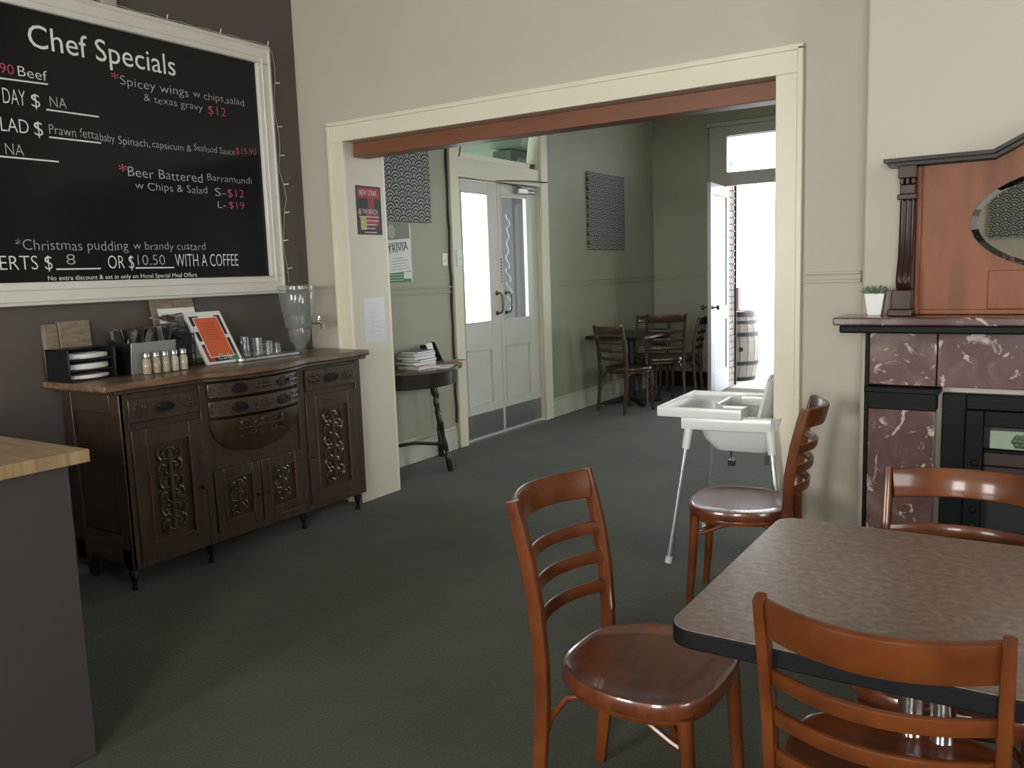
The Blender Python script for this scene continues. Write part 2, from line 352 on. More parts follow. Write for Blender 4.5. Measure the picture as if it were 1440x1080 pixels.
# back room
wall_with_holes('wall_back_left', 'x', XB-.09, XB, T, YB+.2, [(1.74, 3.055, 0, 2.88)], wall_back)
wall_with_holes('wall_back', 'y', YB, YB+.06, XB, 6.2, [(.83, 1.78, 0, 2.87), (3.6, 5.0, 1.0, 2.6)], wall_back)
window('y', YB, 3.6, 5.0, 1.0, 2.6, -1)  # added window around the far-wall fill light
wall_with_holes('wall_back_right', 'x', 6.05, 6.2, T, YB, [(.4, 1.3, 1.0, 2.6)], wall_back)
window('x', 6.05, .4, 1.3, 1.0, 2.6, -1)  # added window, out of view, around the side fill light
struct(bx((XB, YB-.02, 0), (.63, YB, .18)).obj('baseboard_back', darkwood, bevel=.004))
m = MB(); m.box((XB, 3.17, 0), (XB+.022, YB-.02, .165)); m.box((XB, 3.17, .165), (XB+.012, YB-.02, .19)); struct(m.obj('baseboard_left', skirtm, bevel=.004))
m = MB(); m.box((XB, T, 0), (XB+.022, 1.60, .165)); m.box((XB, T, .165), (XB+.012, 1.60, .19)); struct(m.obj('baseboard_near_left', skirtm, bevel=.004))
dado('trim_6', T, 1.60, 'y', XB, 1, 1.28, 1.335, wall_back); dado('trim_7', 3.175, YB-.016, 'y', XB, 1, 1.275, 1.33, wall_back); dado('trim_8', XB+.026, .62, 'x', YB, -1, 1.275, 1.33, wall_back)

# ------------------------------------------------------------------ street double door
fr = bpy.data.objects.new('trim_9', None); COL.objects.link(fr); fr['kind'] = 'structure'
for a, b in (((XB, 1.63, 0), (XB+.03, 1.745, 2.98)), ((XB, 3.05, 0), (XB+.03, 3.175, 2.98)), ((XB, 1.63, 2.88), (XB+.03, 3.175, 3.0))): bx(a, b).obj('architrave', trimw, fr, bevel=.006)
for a, b in (((XB-.09, 1.715, 0), (XB-.002, 1.745, 2.88)), ((XB-.09, 3.05, 0), (XB-.002, 3.08, 2.88))): bx(a, b).obj('door_frame', trimw, fr)
bx((XB-.12, 1.745, 2.205), (XB+.008, 3.05, 2.36)).obj('transom_bar', trimw, fr, bevel=.004)
bx((XB+.008, 1.745, 2.205), (XB+.02, 3.05, 2.235)).obj('moulding', trimw, fr, bevel=.004)
# hopper sash above
sash = bpy.data.objects.new('transom_sash', None); COL.objects.link(sash); sash.parent = fr; sash.location = (XB-.05, 0, 2.365); sash.rotation_euler = (0, math.radians(9), 0)
sash['label'] = 'tilted transom sash with green glass'
m = MB(); m.box((-.02, 1.76, 0), (.02, 3.035, .05)); m.box((-.02, 1.76, .44), (.02, 3.035, .49)); m.box((-.02, 1.76, 0), (.02, 1.80, .49)); m.box((-.02, 2.94, 0), (.02, 3.035, .49)); m.obj('sash_frame', trimw, sash)
bx((-.004, 1.80, .05), (0, 2.94, .44)).obj('pane', pane_green, sash)
MB().tube([(XB+.035, 1.752, 2.36), (XB+.04, 1.79, 2.50), (XB+.06, 1.80, 2.62)], .006).obj('sash_stay', brass, fr)
dark_grey = mat('dark_gap', (.03, .03, .028), .8)
XD = XB-.03
def leaf(y0, y1, g0, g1, hand, label):
    r = thing('double_door_leaf', label, 'door', (XD, (y0+y1)/2, 0), 0, 'street door leaves'); c = (y0+y1)/2
    x0, x1 = -.04, .0
    def b(a0, a1, z0, z1, nm='frame_rail', d0=x0, d1=x1, m_=doorw, bev=.003): return bx((d0, a0-c, z0), (d1, a1-c, z1)).obj(nm, m_, r, bevel=bev)
    b(y0, g0, .012, 2.20, 'stile'); b(g1, y1, .012, 2.20, 'stile'); b(g0, g1, 2.105, 2.20, 'top_rail'); b(g0, g1, .78, 1.0, 'lock_rail'); b(g0, g1, .012, .29, 'bottom_rail')
    p = b(g0, g1, .29, .78, 'door_panel', -.028, -.014)
    m = MB()
    for a0, a1, z0, z1 in ((g0, g1, .765, .78), (g0, g1, .29, .305), (g0, g0+.015, .29, .78), (g1-.015, g1, .29, .78)): m.box((-.02, a0-c, z0), (.006, a1-c, z1))
    m.obj('panel_moulding', doorw, r, bevel=.004)
    gl = bx((-.024, g0-c, 1.0), (-.018, g1-c, 2.105)).obj('pane', pane_gl, r)
    m = MB()
    for a0, a1, z0, z1 in ((g0, g1, 2.09, 2.105), (g0, g1, 1.0, 1.015), (g0, g0+.012, 1.0, 2.105), (g1-.012, g1, 1.0, 2.105)): m.box((-.02, a0-c, z0), (.004, a1-c, z1))
    m.obj('glazing_bead', doorw, r, bevel=.003)
    k = bx((.0, y0+.02-c, .025), (.003, y1-.02-c, .225)).obj('kick_plate', steel, r); k['label'] = 'grey metal kick plate'
    yh = (y1-.055 if hand > 0 else y0+.085)-c
    m = MB(); pts = [(.0, yh, 1.25), (.035, yh+.01, 1.25), (.05, yh+.012, 1.225), (.052, yh+.012, 1.165), (.05, yh+.012, 1.10), (.035, yh+.01, 1.075), (.0, yh, 1.075)]
    m.tube(pts, .008, 8, up=(0,1,0)); m.lathe([(.02, 0), (.02, .006), (.01, .01)], (0, yh, 1.25), 12, 0); m.lathe([(.02, 0), (.02, .006), (.01, .01)], (0, yh, 1.075), 12, 0)
    h = m.obj('pull_handle', brass, r, smooth=True); h['label'] = 'curved aged bronze pull'
    for zz in (.35, 1.0, 1.85):
        ys = y0-c if hand > 0 else y1-c
        bx((.0, ys-.012 if hand > 0 else ys, zz-.05), (.008, ys if hand > 0 else ys+.012, zz+.05)).obj('hinge', doorw, r)
    return r, c
la, ca = leaf(1.748, 2.380, 1.84, 2.235, 1, 'left white door leaf with bright clear glass beside the light switch')
lb, cb = leaf(2.384, 3.048, 2.435, 2.87, -1, 'right white door leaf with door closer and grey window view')
# decorative etching, screws and vertical lettering sticker on the right leaf
m = MB()
for k in range(7): m.tube([( -.016, 2.56-cb+.02*math.sin(k+q*.8)+.03*math.sin(q*1.3), 1.1+.12*k+q*.03) for q in range(5)], .0035, 5, up=(1,0,0))
m.obj('etched_pattern', mat('etched_white', (.75, .75, .73), .8), lb)
m = MB()
for k in range(8): m.box((0, 2.405-cb, 1.34+k*.028), (.001, 2.425-cb, 1.356+k*.028))
m.obj('sticker', mat('sticker_grey', (.12, .12, .14), .6), lb)
# door closer
m = MB(); m.box((.004, 2.66-cb, 2.125), (.055, 2.82-cb, 2.175)); cl = m.obj('door_closer', steel, lb, bevel=.006); cl['label'] = 'grey door closer with folding arm'
m = MB(); m.lathe([(.02, 0), (.02, .20)], (.03, 2.75-cb, 2.148), 12, 1); m.obj('closer_cylinder', steel, cl, smooth=True)
m = MB(); m.tube([(.03, 2.74-cb, 2.18), (.05, 2.30-cb, 2.212), (.09, 2.75-cb, 2.235), (.075, 3.13-cb, 2.25)], .006, 6); m.obj('closer_arm', brass, cl)
tag(MB().tube([(XD+.006, 1.76, 2.203), (XD+.01, 2.37, 2.204), (XD+.006, 3.04, 2.203)], .004, 6).obj('draught_strip', dark_grey), 'thin dark strip along the top of the white double doors', 'strip')
tag(MB().tube([(XB+.006+.004*math.sin(k*1.7), 1.612+.006*math.sin(k*2.3), .22+k*.13) for k in range(20)], .010, 6, up=(1,0,0)).obj('cable', mat('old_cable', (.035, .028, .02), .7), smooth=True), 'dark lumpy cable running down beside the double door frame', 'cable')
def switch(y0, y1, z0, z1, x, lab):
    t = thing('light_switch', lab, 'switch', (x, (y0+y1)/2, (z0+z1)/2)); c = (y0+y1)/2; zc = (z0+z1)/2
    bx((0, y0-c, z0-zc), (.012, y1-c, z1-zc)).obj('plate', white_pl, t, bevel=.003); bx((.012, -.008, -.016), (.018, .008, .006)).obj('rocker', white_pa if x > XB+.01 else white_pl, t, bevel=.002)
switch(1.512, 1.575, 1.495, 1.595, XB, 'small cream light switch on the wall left of the double doors')
switch(1.665, 1.740, 1.488, 1.62, XB+.03, 'white switch plate on the left frame of the double doors')

# ------------------------------------------------------------------ exterior beyond the street doors
struct(bx((-9, T, -.12), (XB-.09, 12, -.02)).obj('ground', mat('pavement', (.55, .54, .50), .8, bump=.2)))
grey_ext = mat('verandah_wall', (.06, .062, .061), .7)
struct(bx((-1.85, 4.97, 0), (-1.60, 9, 2.9)).obj('wall_verandah', grey_ext))
struct(bx((-2.6, 0, 2.92), (XB-.09, 9, 2.98)).obj('ceiling_verandah', mat('verandah_green', (.10, .125, .105), .7)))

# ------------------------------------------------------------------ exterior door in the back wall
fr2 = bpy.data.objects.new('trim_10', None); COL.objects.link(fr2); fr2['kind'] = 'structure'
greyf = mat('frame_greige', (.42, .41, .36), .4)
for a, b in (((.63, YB-.03, 0), (.832, YB+.06, 2.98)), ((1.775, YB-.03, 0), (1.95, YB+.06, 2.98)), ((.83, YB-.03, 2.87), (1.78, YB+.06, 2.98)), ((.83, YB-.03, 2.32), (1.78, YB+.06, 2.47)), ((.60, YB-.05, 2.98), (1.98, YB+.06, 3.03))): bx(a, b).obj('door_frame', greyf, fr2, bevel=.005)
bx((.83, YB+.02, 2.47), (1.78, YB+.026, 2.87)).obj('pane', pane_gl, fr2)
bk = bpy.data.objects.new('wall_outer_brick', None); COL.objects.link(bk); bk['kind'] = 'structure'
brickm = mat('pale_brick', (.20, .165, .15), .8, var=(.30, .26, .24), vscale=9, bump=.3)
me_b = None; rb = random.Random(3)
for k in range(31):
    z0 = k*.076; off = .11 if k % 2 else 0
    for a, b in (((0, .11+off) if k % 2 == 0 else (0, .10)), ((.12+off, .22) if k % 2 == 0 else (.11, .22))):
        b_ = bx((.60, YB+.07+a, z0), (.83-rb.random()*.004, YB+.07+b, z0+.066)).obj('brick', brickm, bk)
bx((.60, YB+.06, 0), (.822, YB+.285, 2.36)).obj('mortar', mat('mortar', (.05, .045, .04), .9), bk)
ba = bx((-.5, YB+.07, 0), (.6, YB+.29, 3.2)).obj('brickwork', brickm, bk)
bx((1.80, YB+.07, 0), (3.5, YB+.29, 3.2)).obj('brickwork', brickm, bk); bx((.6, YB+.07, 2.9), (1.8, YB+.29, 3.2)).obj('brickwork', brickm, bk)
bx((.832, YB+.265, 0), (.85, YB+.285, 2.34)).obj('corner_post', dark_grey, bk)
struct(bx((-.3, YB+.02, -.12), (9, 16, -.01)).obj('ground_yard', mat('yard_concrete', (.35, .345, .33), .8, bump=.2)))
# open leaf (hinged on the left jamb, swung inwards)
bluew = mat('outer_door_bluelit_white', (.40, .43, .50), .35)  # white paint with the blue tint of the light mixed into its colour
dl = thing('back_door_leaf', 'white planked outer door swung open with dark knob', 'door', (.84, YB-.035, 0), math.radians(-85))
Wd = .80
m = MB(); m.box((0, -.02, .015), (.10, .02, 2.30)); m.box((Wd-.10, -.02, .015), (Wd, .02, 2.30)); m.box((.10, -.02, 2.18), (Wd-.10, .02, 2.30)); m.box((.10, -.02, .015), (Wd-.10, .02, .26)); m.box((.10, -.02, .82), (Wd-.10, .02, .97)); m.obj('frame_rail', bluew, dl, bevel=.003)
for k in range(6):
    for z0, z1 in ((.26, .82), (.97, 2.18)): bx((.102+k*.1, -.008, z0), (.198+k*.1, .008, z1)).obj('plank', bluew, dl, bevel=.003)
for s_ in (-1, 1):
    m = MB(); m.lathe([(.022, 0), (.022, .008), (.009, .012), (.009, .045), (.024, .05), (.028, .065), (.02, .08)], (0,0,0), 12, 1)
    if s_ < 0: m.v = [(x, -y, z) for x, y, z in m.v]
    m.v = [(x+Wd-.055, y+s_*.02, z+.98) for x, y, z in m.v]; m.obj('door_knob', brass, dl, smooth=True)
# barrel
br = thing('wine_barrel', 'pale barrel with black hoops standing outside the open door', 'barrel', (.63, 6.62, -.01))
prof = [(.245, 0), (.262, .06), (.29, .2), (.305, .36), (.307, .43), (.305, .5), (.29, .66), (.262, .80), (.245, .86)]
def R_at(z):
    for (r0, z0), (r1, z1) in zip(prof, prof[1:]):
        if z0 <= z <= z1: return r0+(r1-r0)*(z-z0)/(z1-z0)
stavem = mat('pale_oak', (.20, .185, .165), .6, var=(.27, .25, .22), vscale=5, stretch=(8, 8, 1))
for k in range(18):
    a0, a1 = 2*PI*(k+.03)/18, 2*PI*(k+.97)/18; m = MB(); vs = []
    for r, z in prof:
        vs += [(r*math.cos(a0), r*math.sin(a0), z), (r*math.cos(a1), r*math.sin(a1), z), ((r-.02)*math.cos(a1), (r-.02)*math.sin(a1), z), ((r-.02)*math.cos(a0), (r-.02)*math.sin(a0), z)]
    n = len(prof); fs = [(i*4+q, i*4+(q+1) % 4, (i+1)*4+(q+1) % 4, (i+1)*4+q) for i in range(n-1) for q in range(4)]+[(0,1,2,3), tuple(n*4-4+q for q in range(4))]
    m.add(vs, fs); m.obj('stave', stavem, br)
for z0, z1 in ((.0, .045), (.20, .245), (.56, .605), (.715, .75), (.80, .86)): MB().lathe([(R_at(z0)+.001, z0), (R_at(z0)+.005, z0), (R_at(min(z1, .86))+.005, z1), (R_at(min(z1, .86))+.001, z1)], n=28, cap=False).obj('hoop', dark, br, smooth=True)
MB().lathe([(.23, .83), (.23, .845)], n=24).obj('lid', stavem, br)
MB().lathe([(.028, 0), (.028, .004)], (0, 0, 0), 14, 1).xf(Matrix.Rotation(math.radians(32), 4, 'Z') @ Matrix.Translation((0, -.309, .40))).obj('bung', dark, br)
tag(bx((.30, 7.4, 0), (.42, 7.5, 1.12)).obj('post', mat('post_red', (.10, .045, .04), .6)), 'short reddish brown post standing beyond the barrel', 'post')

# ------------------------------------------------------------------ chairs
def chair_proto():
    r = thing('dining_chair', 'x', 'chair')
    # seat: rounded, slightly dished board
    N = 40; out = []
    for i in range(N):
        a = 2*PI*i/N; cx, sy = math.cos(a), math.sin(a)
        ex = 3.0; rad = 1/((abs(cx)**ex+abs(sy)**ex)**(1/ex))
        x = rad*cx; y = rad*sy; hw = .205+.012*y if y > -1 else .19
        hw = .222 if y > 0 else .222-.030*(-y)
        out.append((x*hw, y*.204+.008))
    prof = [(.0, .408), (.93, .408), (.982, .411), (1.0, .419), (1.0, .441), (.985, .449), (.945, .451), (.90, .446), (.6, .441), (.0, .439)]
    m = MB(); vs = []; 
    for k, z in prof:
        kk = max(k, .001); vs += [(x*kk, y*kk, z) for x, y in out]
    n = len(out); m.add(vs, [(p*n+i, p*n+(i+1) % n, (p+1)*n+(i+1) % n, (p+1)*n+i) for p in range(len(prof)-1) for i in range(n)])
    m.obj('seat', seatw, r, smooth=True)
    m = MB(); q = [(x*.88, y*.88, .400) for x, y in out]; m.sweep(q, rrect(.020, .020, .004), closed=True); m.obj('seat_frame', chairw, r, smooth=True)
    sec = rrect(.024, .040, .007)
    for s in (-1, 1):
        pts = [(.187*s, -.235, 0), (.186*s, -.218, .12), (.185*s, -.204, .27), (.185*s, -.198, .38), (.186*s, -.199, .49), (.188*s, -.208, .61), (.190*s, -.226, .72), (.191*s, -.250, .82), (.192*s, -.264, .872)]
        MB().sweep(pts, [(y, x) for x, y in sec][::-1], up=(1,0,0), scales=[.82, .88, .95, 1, 1, 1, .98, .94, .86]).obj('back_post', chairw, r, smooth=True)
        pts = [(.172*s, .190, 0), (.168*s, .176, .2), (.164*s, .165, .412)]
        MB().tube(pts, .0175, 12, scales=[.80, 1, 1.12]).obj('leg', chairw, r, smooth=True)
    def bow(z, h, th, y0, depth, nm, tilt=.30):
        depth *= 1.42
        pts = []
        for i in range(13):
            t = i/12*2-1; pts.append((.181*t, y0-depth*(1-t*t), z))
        up = Vector((0, -tilt, 1)); MB().sweep(pts, rrect(th, h, min(th, h)*.32), up=up).obj(nm, chairw, r, smooth=True)
    bow(.832, .078, .018, -.252, .048, 'top_rail', .25)
    bow(.710, .034, .013, -.224, .045, 'back_slat', .20); bow(.628, .034, .013, -.211, .043, 'back_slat', .15); bow(.545, .034, .013, -.203, .040, 'back_slat', .1)
    for s in (-1, 1):
        pts = [(.176*s, -.205, .25), (.172*s, -.182, .325), (.165*s, -.14, .382), (.155*s, -.08, .400), (.148*s, 0, .392), (.150*s, .07, .366), (.158*s, .13, .340), (.164*s, .162, .332)]
        MB().tube(pts, .0085, 8, up=(1,0,0)).obj('bentwood_brace', chairw, r, smooth=True)
    pts = [(.164*t, .165-.11*(1-t*t), .335+.045*(1-t*t)) for t in [i/6-1 for i in range(13)]]
    MB().tube(pts, .0085, 8).obj('bentwood_brace', chairw, r, smooth=True)
    return r
chairs = []
def place(x, y, deg, label, group=None):
    r = CH if not chairs else copy_tree(CH)
    r.location = (x, y, 0); r.rotation_euler = (0, 0, math.radians(deg)); r['label'] = label
    if 'group' in r: del r['group']
    if group: r['group'] = group
    chairs.append(r); return r
CH = chair_proto()
place(3.204, -2.015, -90, 'brown wooden chair standing left of the large table, seat fully in view', 'chairs round the large table')
place(2.965, -.475, 98, 'brown wooden chair with shiny seat standing before the highchair, at the end of the opening', 'chairs round the large table')
place(3.868, -1.735, 180, 'chair on the fireplace side of the large table, window reflections on its top rail', 'chairs round the large table')
place(3.812, -2.215, 0, 'nearest chair, seen from behind, pushed up to the front of the large table', 'chairs round the large table')
place(4.26, -2.00, 90, 'chair at the right edge, only its seat front showing under the table', 'chairs round the large table')

chairs[3].scale = (.98, 1, .975)
# ------------------------------------------------------------------ large table
tb = thing('dining_table', 'large brown laminate table with black edge beside the fireplace', 'table', (3.845, -2.035, 0))
def rr_poly(x0, y0, x1, y1, r, k=6):
    P = []
    for cx, cy, a0 in ((x1-r, y1-r, 0), (x0+r, y1-r, 90), (x0+r, y0+r, 180), (x1-r, y0+r, 270)):
        for i in range(k+1):
            a = math.radians(a0+90*i/k); P.append((cx+r*math.cos(a), cy+r*math.sin(a)))
    return P
MB().prism(rr_poly(-.412, -.405, .412, .405, .05), .7435, .7452).obj('table_top', laminate, tb)
MB().prism(rr_poly(-.414, -.407, .414, .407, .052), .708, .7435).obj('table_edge', mat('edge_black', (.007, .007, .008), .5, spec=.2), tb, bevel=.003)
m = MB(); m.lathe([(.026, .06), (.026, .69)], (-.03, 0, 0), 16); m.lathe([(.026, .06), (.026, .69)], (.03, 0, 0), 16); m.obj('pedestal', chrome, tb, smooth=True)
bx((-.16, -.16, .69), (.16, .16, .708)).obj('mounting_plate', dark, tb)
for a in range(4):
    d = Vector((math.cos(a*PI/2+PI/4), math.sin(a*PI/2+PI/4), 0)); MB().sweep([d*.03+Vector((0,0,.055)), d*.2+Vector((0,0,.05)), d*.36+Vector((0,0,.028))], rrect(.05, .035, .01)).obj('foot', dark, tb, smooth=True)
    MB().lathe([(.02, 0), (.02, .02), (.008, .022), (.008, .04)], tuple(d*.35), 10).obj('glide', chrome, tb)

# ------------------------------------------------------------------ highchair
hc = thing('highchair', 'white plastic highchair with tray and steel legs at the wide opening', 'highchair', (2.76, .15, 0), math.radians(3))
def hp(x, y, z=0): return (x, y, z)
m = MB()                                             # tray: U shaped round the child
U = [(-.325, -.275), (.07, -.275), (.07, -.165), (-.04, -.165), (-.085, -.12), (-.085, .12), (-.04, .165), (.07, .165), (.07, .275), (-.325, .275)]
m.prism(U, .728, .742); m.sweep([(x, y, .742) for x, y in U], rrect(.014, .050, .005), closed=True); m.obj('tray', white_pl, hc, bevel=.003)
m = MB()                                             # old tray: dish with raised rim and body cut-out, child faces -x
outer = rr_poly(-.33, -.275, .07, .275, .028); inner = rr_poly(-.312, -.257, .055, .257, .02)
n = len(outer); hole = []
m.add([(x, y, .715) for x, y in outer]+[(x, y, .765) for x, y in outer]+[(x*.997, y*.985, .768) for x, y in inner]+[(x, y, .752) for x, y in inner],
      [(i, (i+1) % n, n+(i+1) % n, n+i) for i in range(n)]+[(n+i, n+(i+1) % n, 2*n+(i+1) % n, 2*n+i) for i in range(n)]+[(2*n+i, 2*n+(i+1) % n, 3*n+(i+1) % n, 3*n+i) for i in range(n)]+[tuple(3*n+i for i in range(n))]+[tuple(range(n))[::-1]])

m = MB()                                             # side arms + seat shell
for s in (-1, 1):
    MB().sweep([(-.22, .235*s, .69), (-.0, .235*s, .69), (.20, .235*s, .695)], rrect(.035, .07, .012)).obj('armrest', white_pl, hc, smooth=True)
def shell(sx, zt, zb, x0, x1, hw, th=.012):
    return None
prof = [(.200, .235, .70, .98), (.17, .225, .64, .85), (.12, .20, .575, .7), (.05, .18, .545, .6)]
# bucket (tapered open box with rounded section)
def ring(x0, x1, hw, z, r=.05): return [(x, y, z) for x, y in rr_poly(x0, -hw, x1, hw, r)]
rs = [ring(-.10, .17, .15, .545, .06), ring(-.14, .20, .19, .60, .06), ring(-.16, .225, .215, .68, .05), ring(-.165, .235, .235, .725, .05), ring(-.150, .220, .220, .725, .05), ring(-.14, .205, .2, .68, .05), ring(-.12, .18, .17, .60, .05), ring(-.09, .15, .13, .56, .05)]
n = len(rs[0]); m = MB(); m.add([v for q in rs for v in q], [(k*n+i, k*n+(i+1) % n, (k+1)*n+(i+1) % n, (k+1)*n+i) for k in range(7) for i in range(n)]+[tuple(range(n))[::-1], tuple(7*n+i for i in range(n))])
m.obj('seat', white_pl, hc, smooth=True)
m = MB(); pts = []
for i in range(9):                                   # curved backrest
    z = .70+.215*i/8
    hw = .20-.02*(i/8)**2-(.05 if i == 8 else 0); xx = .17+.05*i/8
    arc = [(xx-.05*(1-0)*(abs(t)**2), hw*t, z) for t in [q/6-1 for q in range(13)]]
    pts.append(arc)
vs = [v for a in pts for v in a]+[(v[0]+.014, v[1]*1.03, v[2]) for a in pts for v in a]; K = 13; R9 = 9; o2 = K*R9
fs = [(i*K+j, i*K+j+1, (i+1)*K+j+1, (i+1)*K+j) for i in range(8) for j in range(12)]+[(o2+i*K+j, o2+(i+1)*K+j, o2+(i+1)*K+j+1, o2+i*K+j+1) for i in range(8) for j in range(12)]
fs += [(8*K+j, 8*K+j+1, o2+8*K+j+1, o2+8*K+j) for j in range(12)]+[(j+1, j, o2+j, o2+j+1) for j in range(12)]+[(i*K, (i+1)*K, o2+(i+1)*K, o2+i*K) for i in range(8)]+[(i*K+12, o2+i*K+12, o2+(i+1)*K+12, (i+1)*K+12) for i in range(8)]
m.add(vs, fs); m.obj('backrest', white_pl, hc, smooth=True)
bx((.235, -.11, .63), (.248, .11, .80)).obj('back_pad', dark_grey, hc, bevel=.005)
for sx, sy in ((-1, -1), (-1, 1), (1, -1), (1, 1)):
    top = Vector((.185*sx-.0, .225*sy, .70)); bot = Vector((.275*sx, .30*sy, 0)); d = bot-top
    m1 = MB().tube([top, top+d*.20], .0205, 12, scales=[1.15, .92]); m1.obj('leg_socket', white_pl, hc, smooth=True)
    lg = MB().tube([top+d*.19, top+d*.975], .0135, 12); l_ = lg.obj('leg', mat('grey_steel', (.55, .56, .56), .35, metal=.8), hc, smooth=True)
    MB().tube([top+d*.955, bot], .0165, 12).obj('foot_cap', white_pl, l_, smooth=True)
m = MB(); m.sweep([(-.06, .05, .56), (-.065, .06, .47), (-.05, .05, .44)], rrect(.02, .004, .001), up=(1,0,0)); m.box((-.075, .035, .425), (-.045, .07, .455)); m.obj('strap', dark, hc)
m = MB(); m.sweep([(.17, -.17, .56), (.19, -.18, .53)], rrect(.02, .01, .002), up=(0,1,0)); m.box((.16, -.2, .50), (.195, -.165, .54)); m.box((.24, -.18, .52), (.262, -.15, .56)); m.obj('strap', dark, hc)

# ------------------------------------------------------------------ back room table and chairs
bt = thing('dining_table', 'small dark table in the far corner of the back room', 'table', (.27, 4.30, 0))
MB().prism(rr_poly(-.33, -.42, .33, .42, .02), .715, .745).obj('table_top', darkwood, bt, bevel=.004)
MB().lathe([(.035, .05), (.035, .715)], (0, 0, 0), 14).obj('pedestal', dark, bt, smooth=True)
for a in range(4):
    d = Vector((math.cos(a*PI/2+PI/4), math.sin(a*PI/2+PI/4), 0)); MB().sweep([d*.02+Vector((0,0,.05)), d*.32+Vector((0,0,.02))], rrect(.05, .035, .01)).obj('foot', dark, bt)
place(.42, 3.86, -20, 'back room chair on the near side of the small dark table, seen from behind', 'chairs round the back room table')
place(.53, 4.46, 36, 'middle chair of the back room table with a tall open back', 'chairs round the back room table')
place(.50, 5.06, 100, 'back room chair seen from the side, next to the open white door', 'chairs round the back room table')
place(.14, 4.98, 185, 'back room chair mostly hidden behind the small dark table', 'chairs round the back room table')
chairs[6].scale = (1.05, 1.05, 1.09)
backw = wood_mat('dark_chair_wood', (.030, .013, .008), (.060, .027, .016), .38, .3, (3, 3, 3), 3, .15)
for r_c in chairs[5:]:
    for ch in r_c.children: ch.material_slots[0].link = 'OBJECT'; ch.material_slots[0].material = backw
ss = thing('condiment_bottle', 'small clear bottle with white label standing on the back room table', 'bottle', (.22, 4.16, .745))
MB().lathe([(.022, 0), (.026, .004), (.026, .06), (.013, .075), (.012, .085)], n=16).obj('bottle_body', glassware, ss, smooth=True)
MB().lathe([(.0265, .012), (.0265, .05)], n=16, cap=False).obj('label_band', white_pa, ss); MB().lathe([(.015, .082), (.015, .098)], n=14).obj('cap', white_pl, ss)

# ------------------------------------------------------------------ wall art and notices
def canvas(y0, y1, z0, z1, x, label, grp, flip=1):
    t = thing('patterned_canvas', label, 'canvas', (x, 0, 0), 0, grp)
    if flip == 1: bx((0, y0, z0), (.028, y1, z1)).obj('printed_canvas', scallop, t, bevel=.003)
    return t
canvas(.80, 1.365, 1.825, 2.385, XB+.003, 'black and grey scallop print canvas left of the double doors', 'scallop print canvases')
canvas(4.00, 4.86, 1.635, 2.425, XB+.003, 'black and grey scallop print canvas on the far back room wall', 'scallop print canvases')
# third canvas, behind the camera (seen in the mirror)
c3 = bpy.data.objects.new('patterned_canvas', None); COL.objects.link(c3); c3.location = (0, -6.997, 0)
tag(c3, 'scallop print canvas on the rear wall, reflected in the oval mirror', 'canvas', 'scallop print canvases')
o = bx((.0, -.33, 1.62), (.028, .33, 2.32)).obj('printed_canvas', scallop, c3); o.rotation_euler = (0, 0, PI/2); o.location = (3.75, 0, 0); 
P = planeX
def poster(name, y0, y1, z0, z1, x, label, m_, rot=0, cat='poster'):
    t = thing(name, label, cat, (x, (y0+y1)/2, (z0+z1)/2)); t.rotation_euler = (rot, 0, 0)
    hw, hh = (y1-y0)/2, (z1-z0)/2; bx((0, -hw, -hh), (.0015, hw, hh)).obj('sheet', m_, t); return t, hw, hh
def patch(t, a, b, c, d, col, x=.002, name='print'):
    bx((.0014, a, c), (x, b, d)).obj(name, col, t)
blk = mat('print_black', (.02, .017, .017), .5); red_ = mat('print_red', (.25, .03, .045), .5); yel = mat('print_yellow', (.42, .38, .12), .5); lp = mat('print_pale', (.60, .48, .46), .6); grn = mat('print_green', (.06, .22, .12), .5); gry = mat('print_grey', (.25, .24, .22), .6); orange = mat('print_orange', (.66, .13, .045), .5); ink = mat('ink_grey', (.12, .13, .17), .7)
t, hw, hh = poster('event_poster', .072, .300, 1.690, 1.990, .3785, 'dark red and black poster high on the jamb of the opening', blk)
patch(t, -hw+.012, hw-.01, .075, .14, red_); patch(t, -.01, .05, .0, .075, red_); patch(t, -.03, .085, -.095, -.02, red_)
patch(t, -hw+.03, -.03, -.12, -.04, yel, .0022); 
text('NEW', (-.085, .093), .065, .032, lp, t, P(.0024), off=.01); text('STEAK', (-.008, .093), .085, .032, lp, t, P(.0024), off=.01)
text('@ THE', (-.10, -.020), .085, .028, lp, t, P(.0024), off=.01); text('BEACH', (-.008, -.020), .085, .028, lp, t, P(.0024), off=.01)
for k, (a, b) in enumerate(((-.095, .09), (-.03, .085), (-.05, .06), (-.07, .05), (-.05, .06))): patch(t, a, b, -.042-k*.024, -.036-k*.024, lp, .0025)
t, hw, hh = poster('paper_notice', .085, .285, 1.015, 1.295, .3785, 'white paper notice in a clear sleeve low on the jamb', mat('sleeved_paper', (.62, .63, .66), .25), cat='notice')
for k, (a, b) in enumerate(((-.06, .0), (-.03, .05), (-.02, .01), (-.05, .03), (-.03, .06), (-.04, .06), (-.04, .05))): patch(t, a, b, .105-k*.03, .108-k*.03, mat('faint_ink', (.42, .42, .46), .7))
t, hw, hh = poster('photo_poster', .848, 1.135, 1.38, 1.812, XB+.001, 'grey photo poster with green footer, partly covered by the quiz notice', gry)
patch(t, -hw, hw, -hh, -hh+.075, grn); patch(t, .045, hw, -hh+.025, -hh+.075, white_pa, .0024); patch(t, hw-.012, hw, -hh, hh, white_pa, .0022)
for k in range(3): patch(t, -hw, .04, -hh+.015+k*.02, -hh+.018+k*.02, white_pa, .0026)
MB().prism([(-.075+.045*math.cos(a*PI/9), .155+.05*math.sin(a*PI/9)) for a in range(18)], .0014, .0022, 0).obj('print', mat('print_taupe', (.42, .40, .34), .6), t)
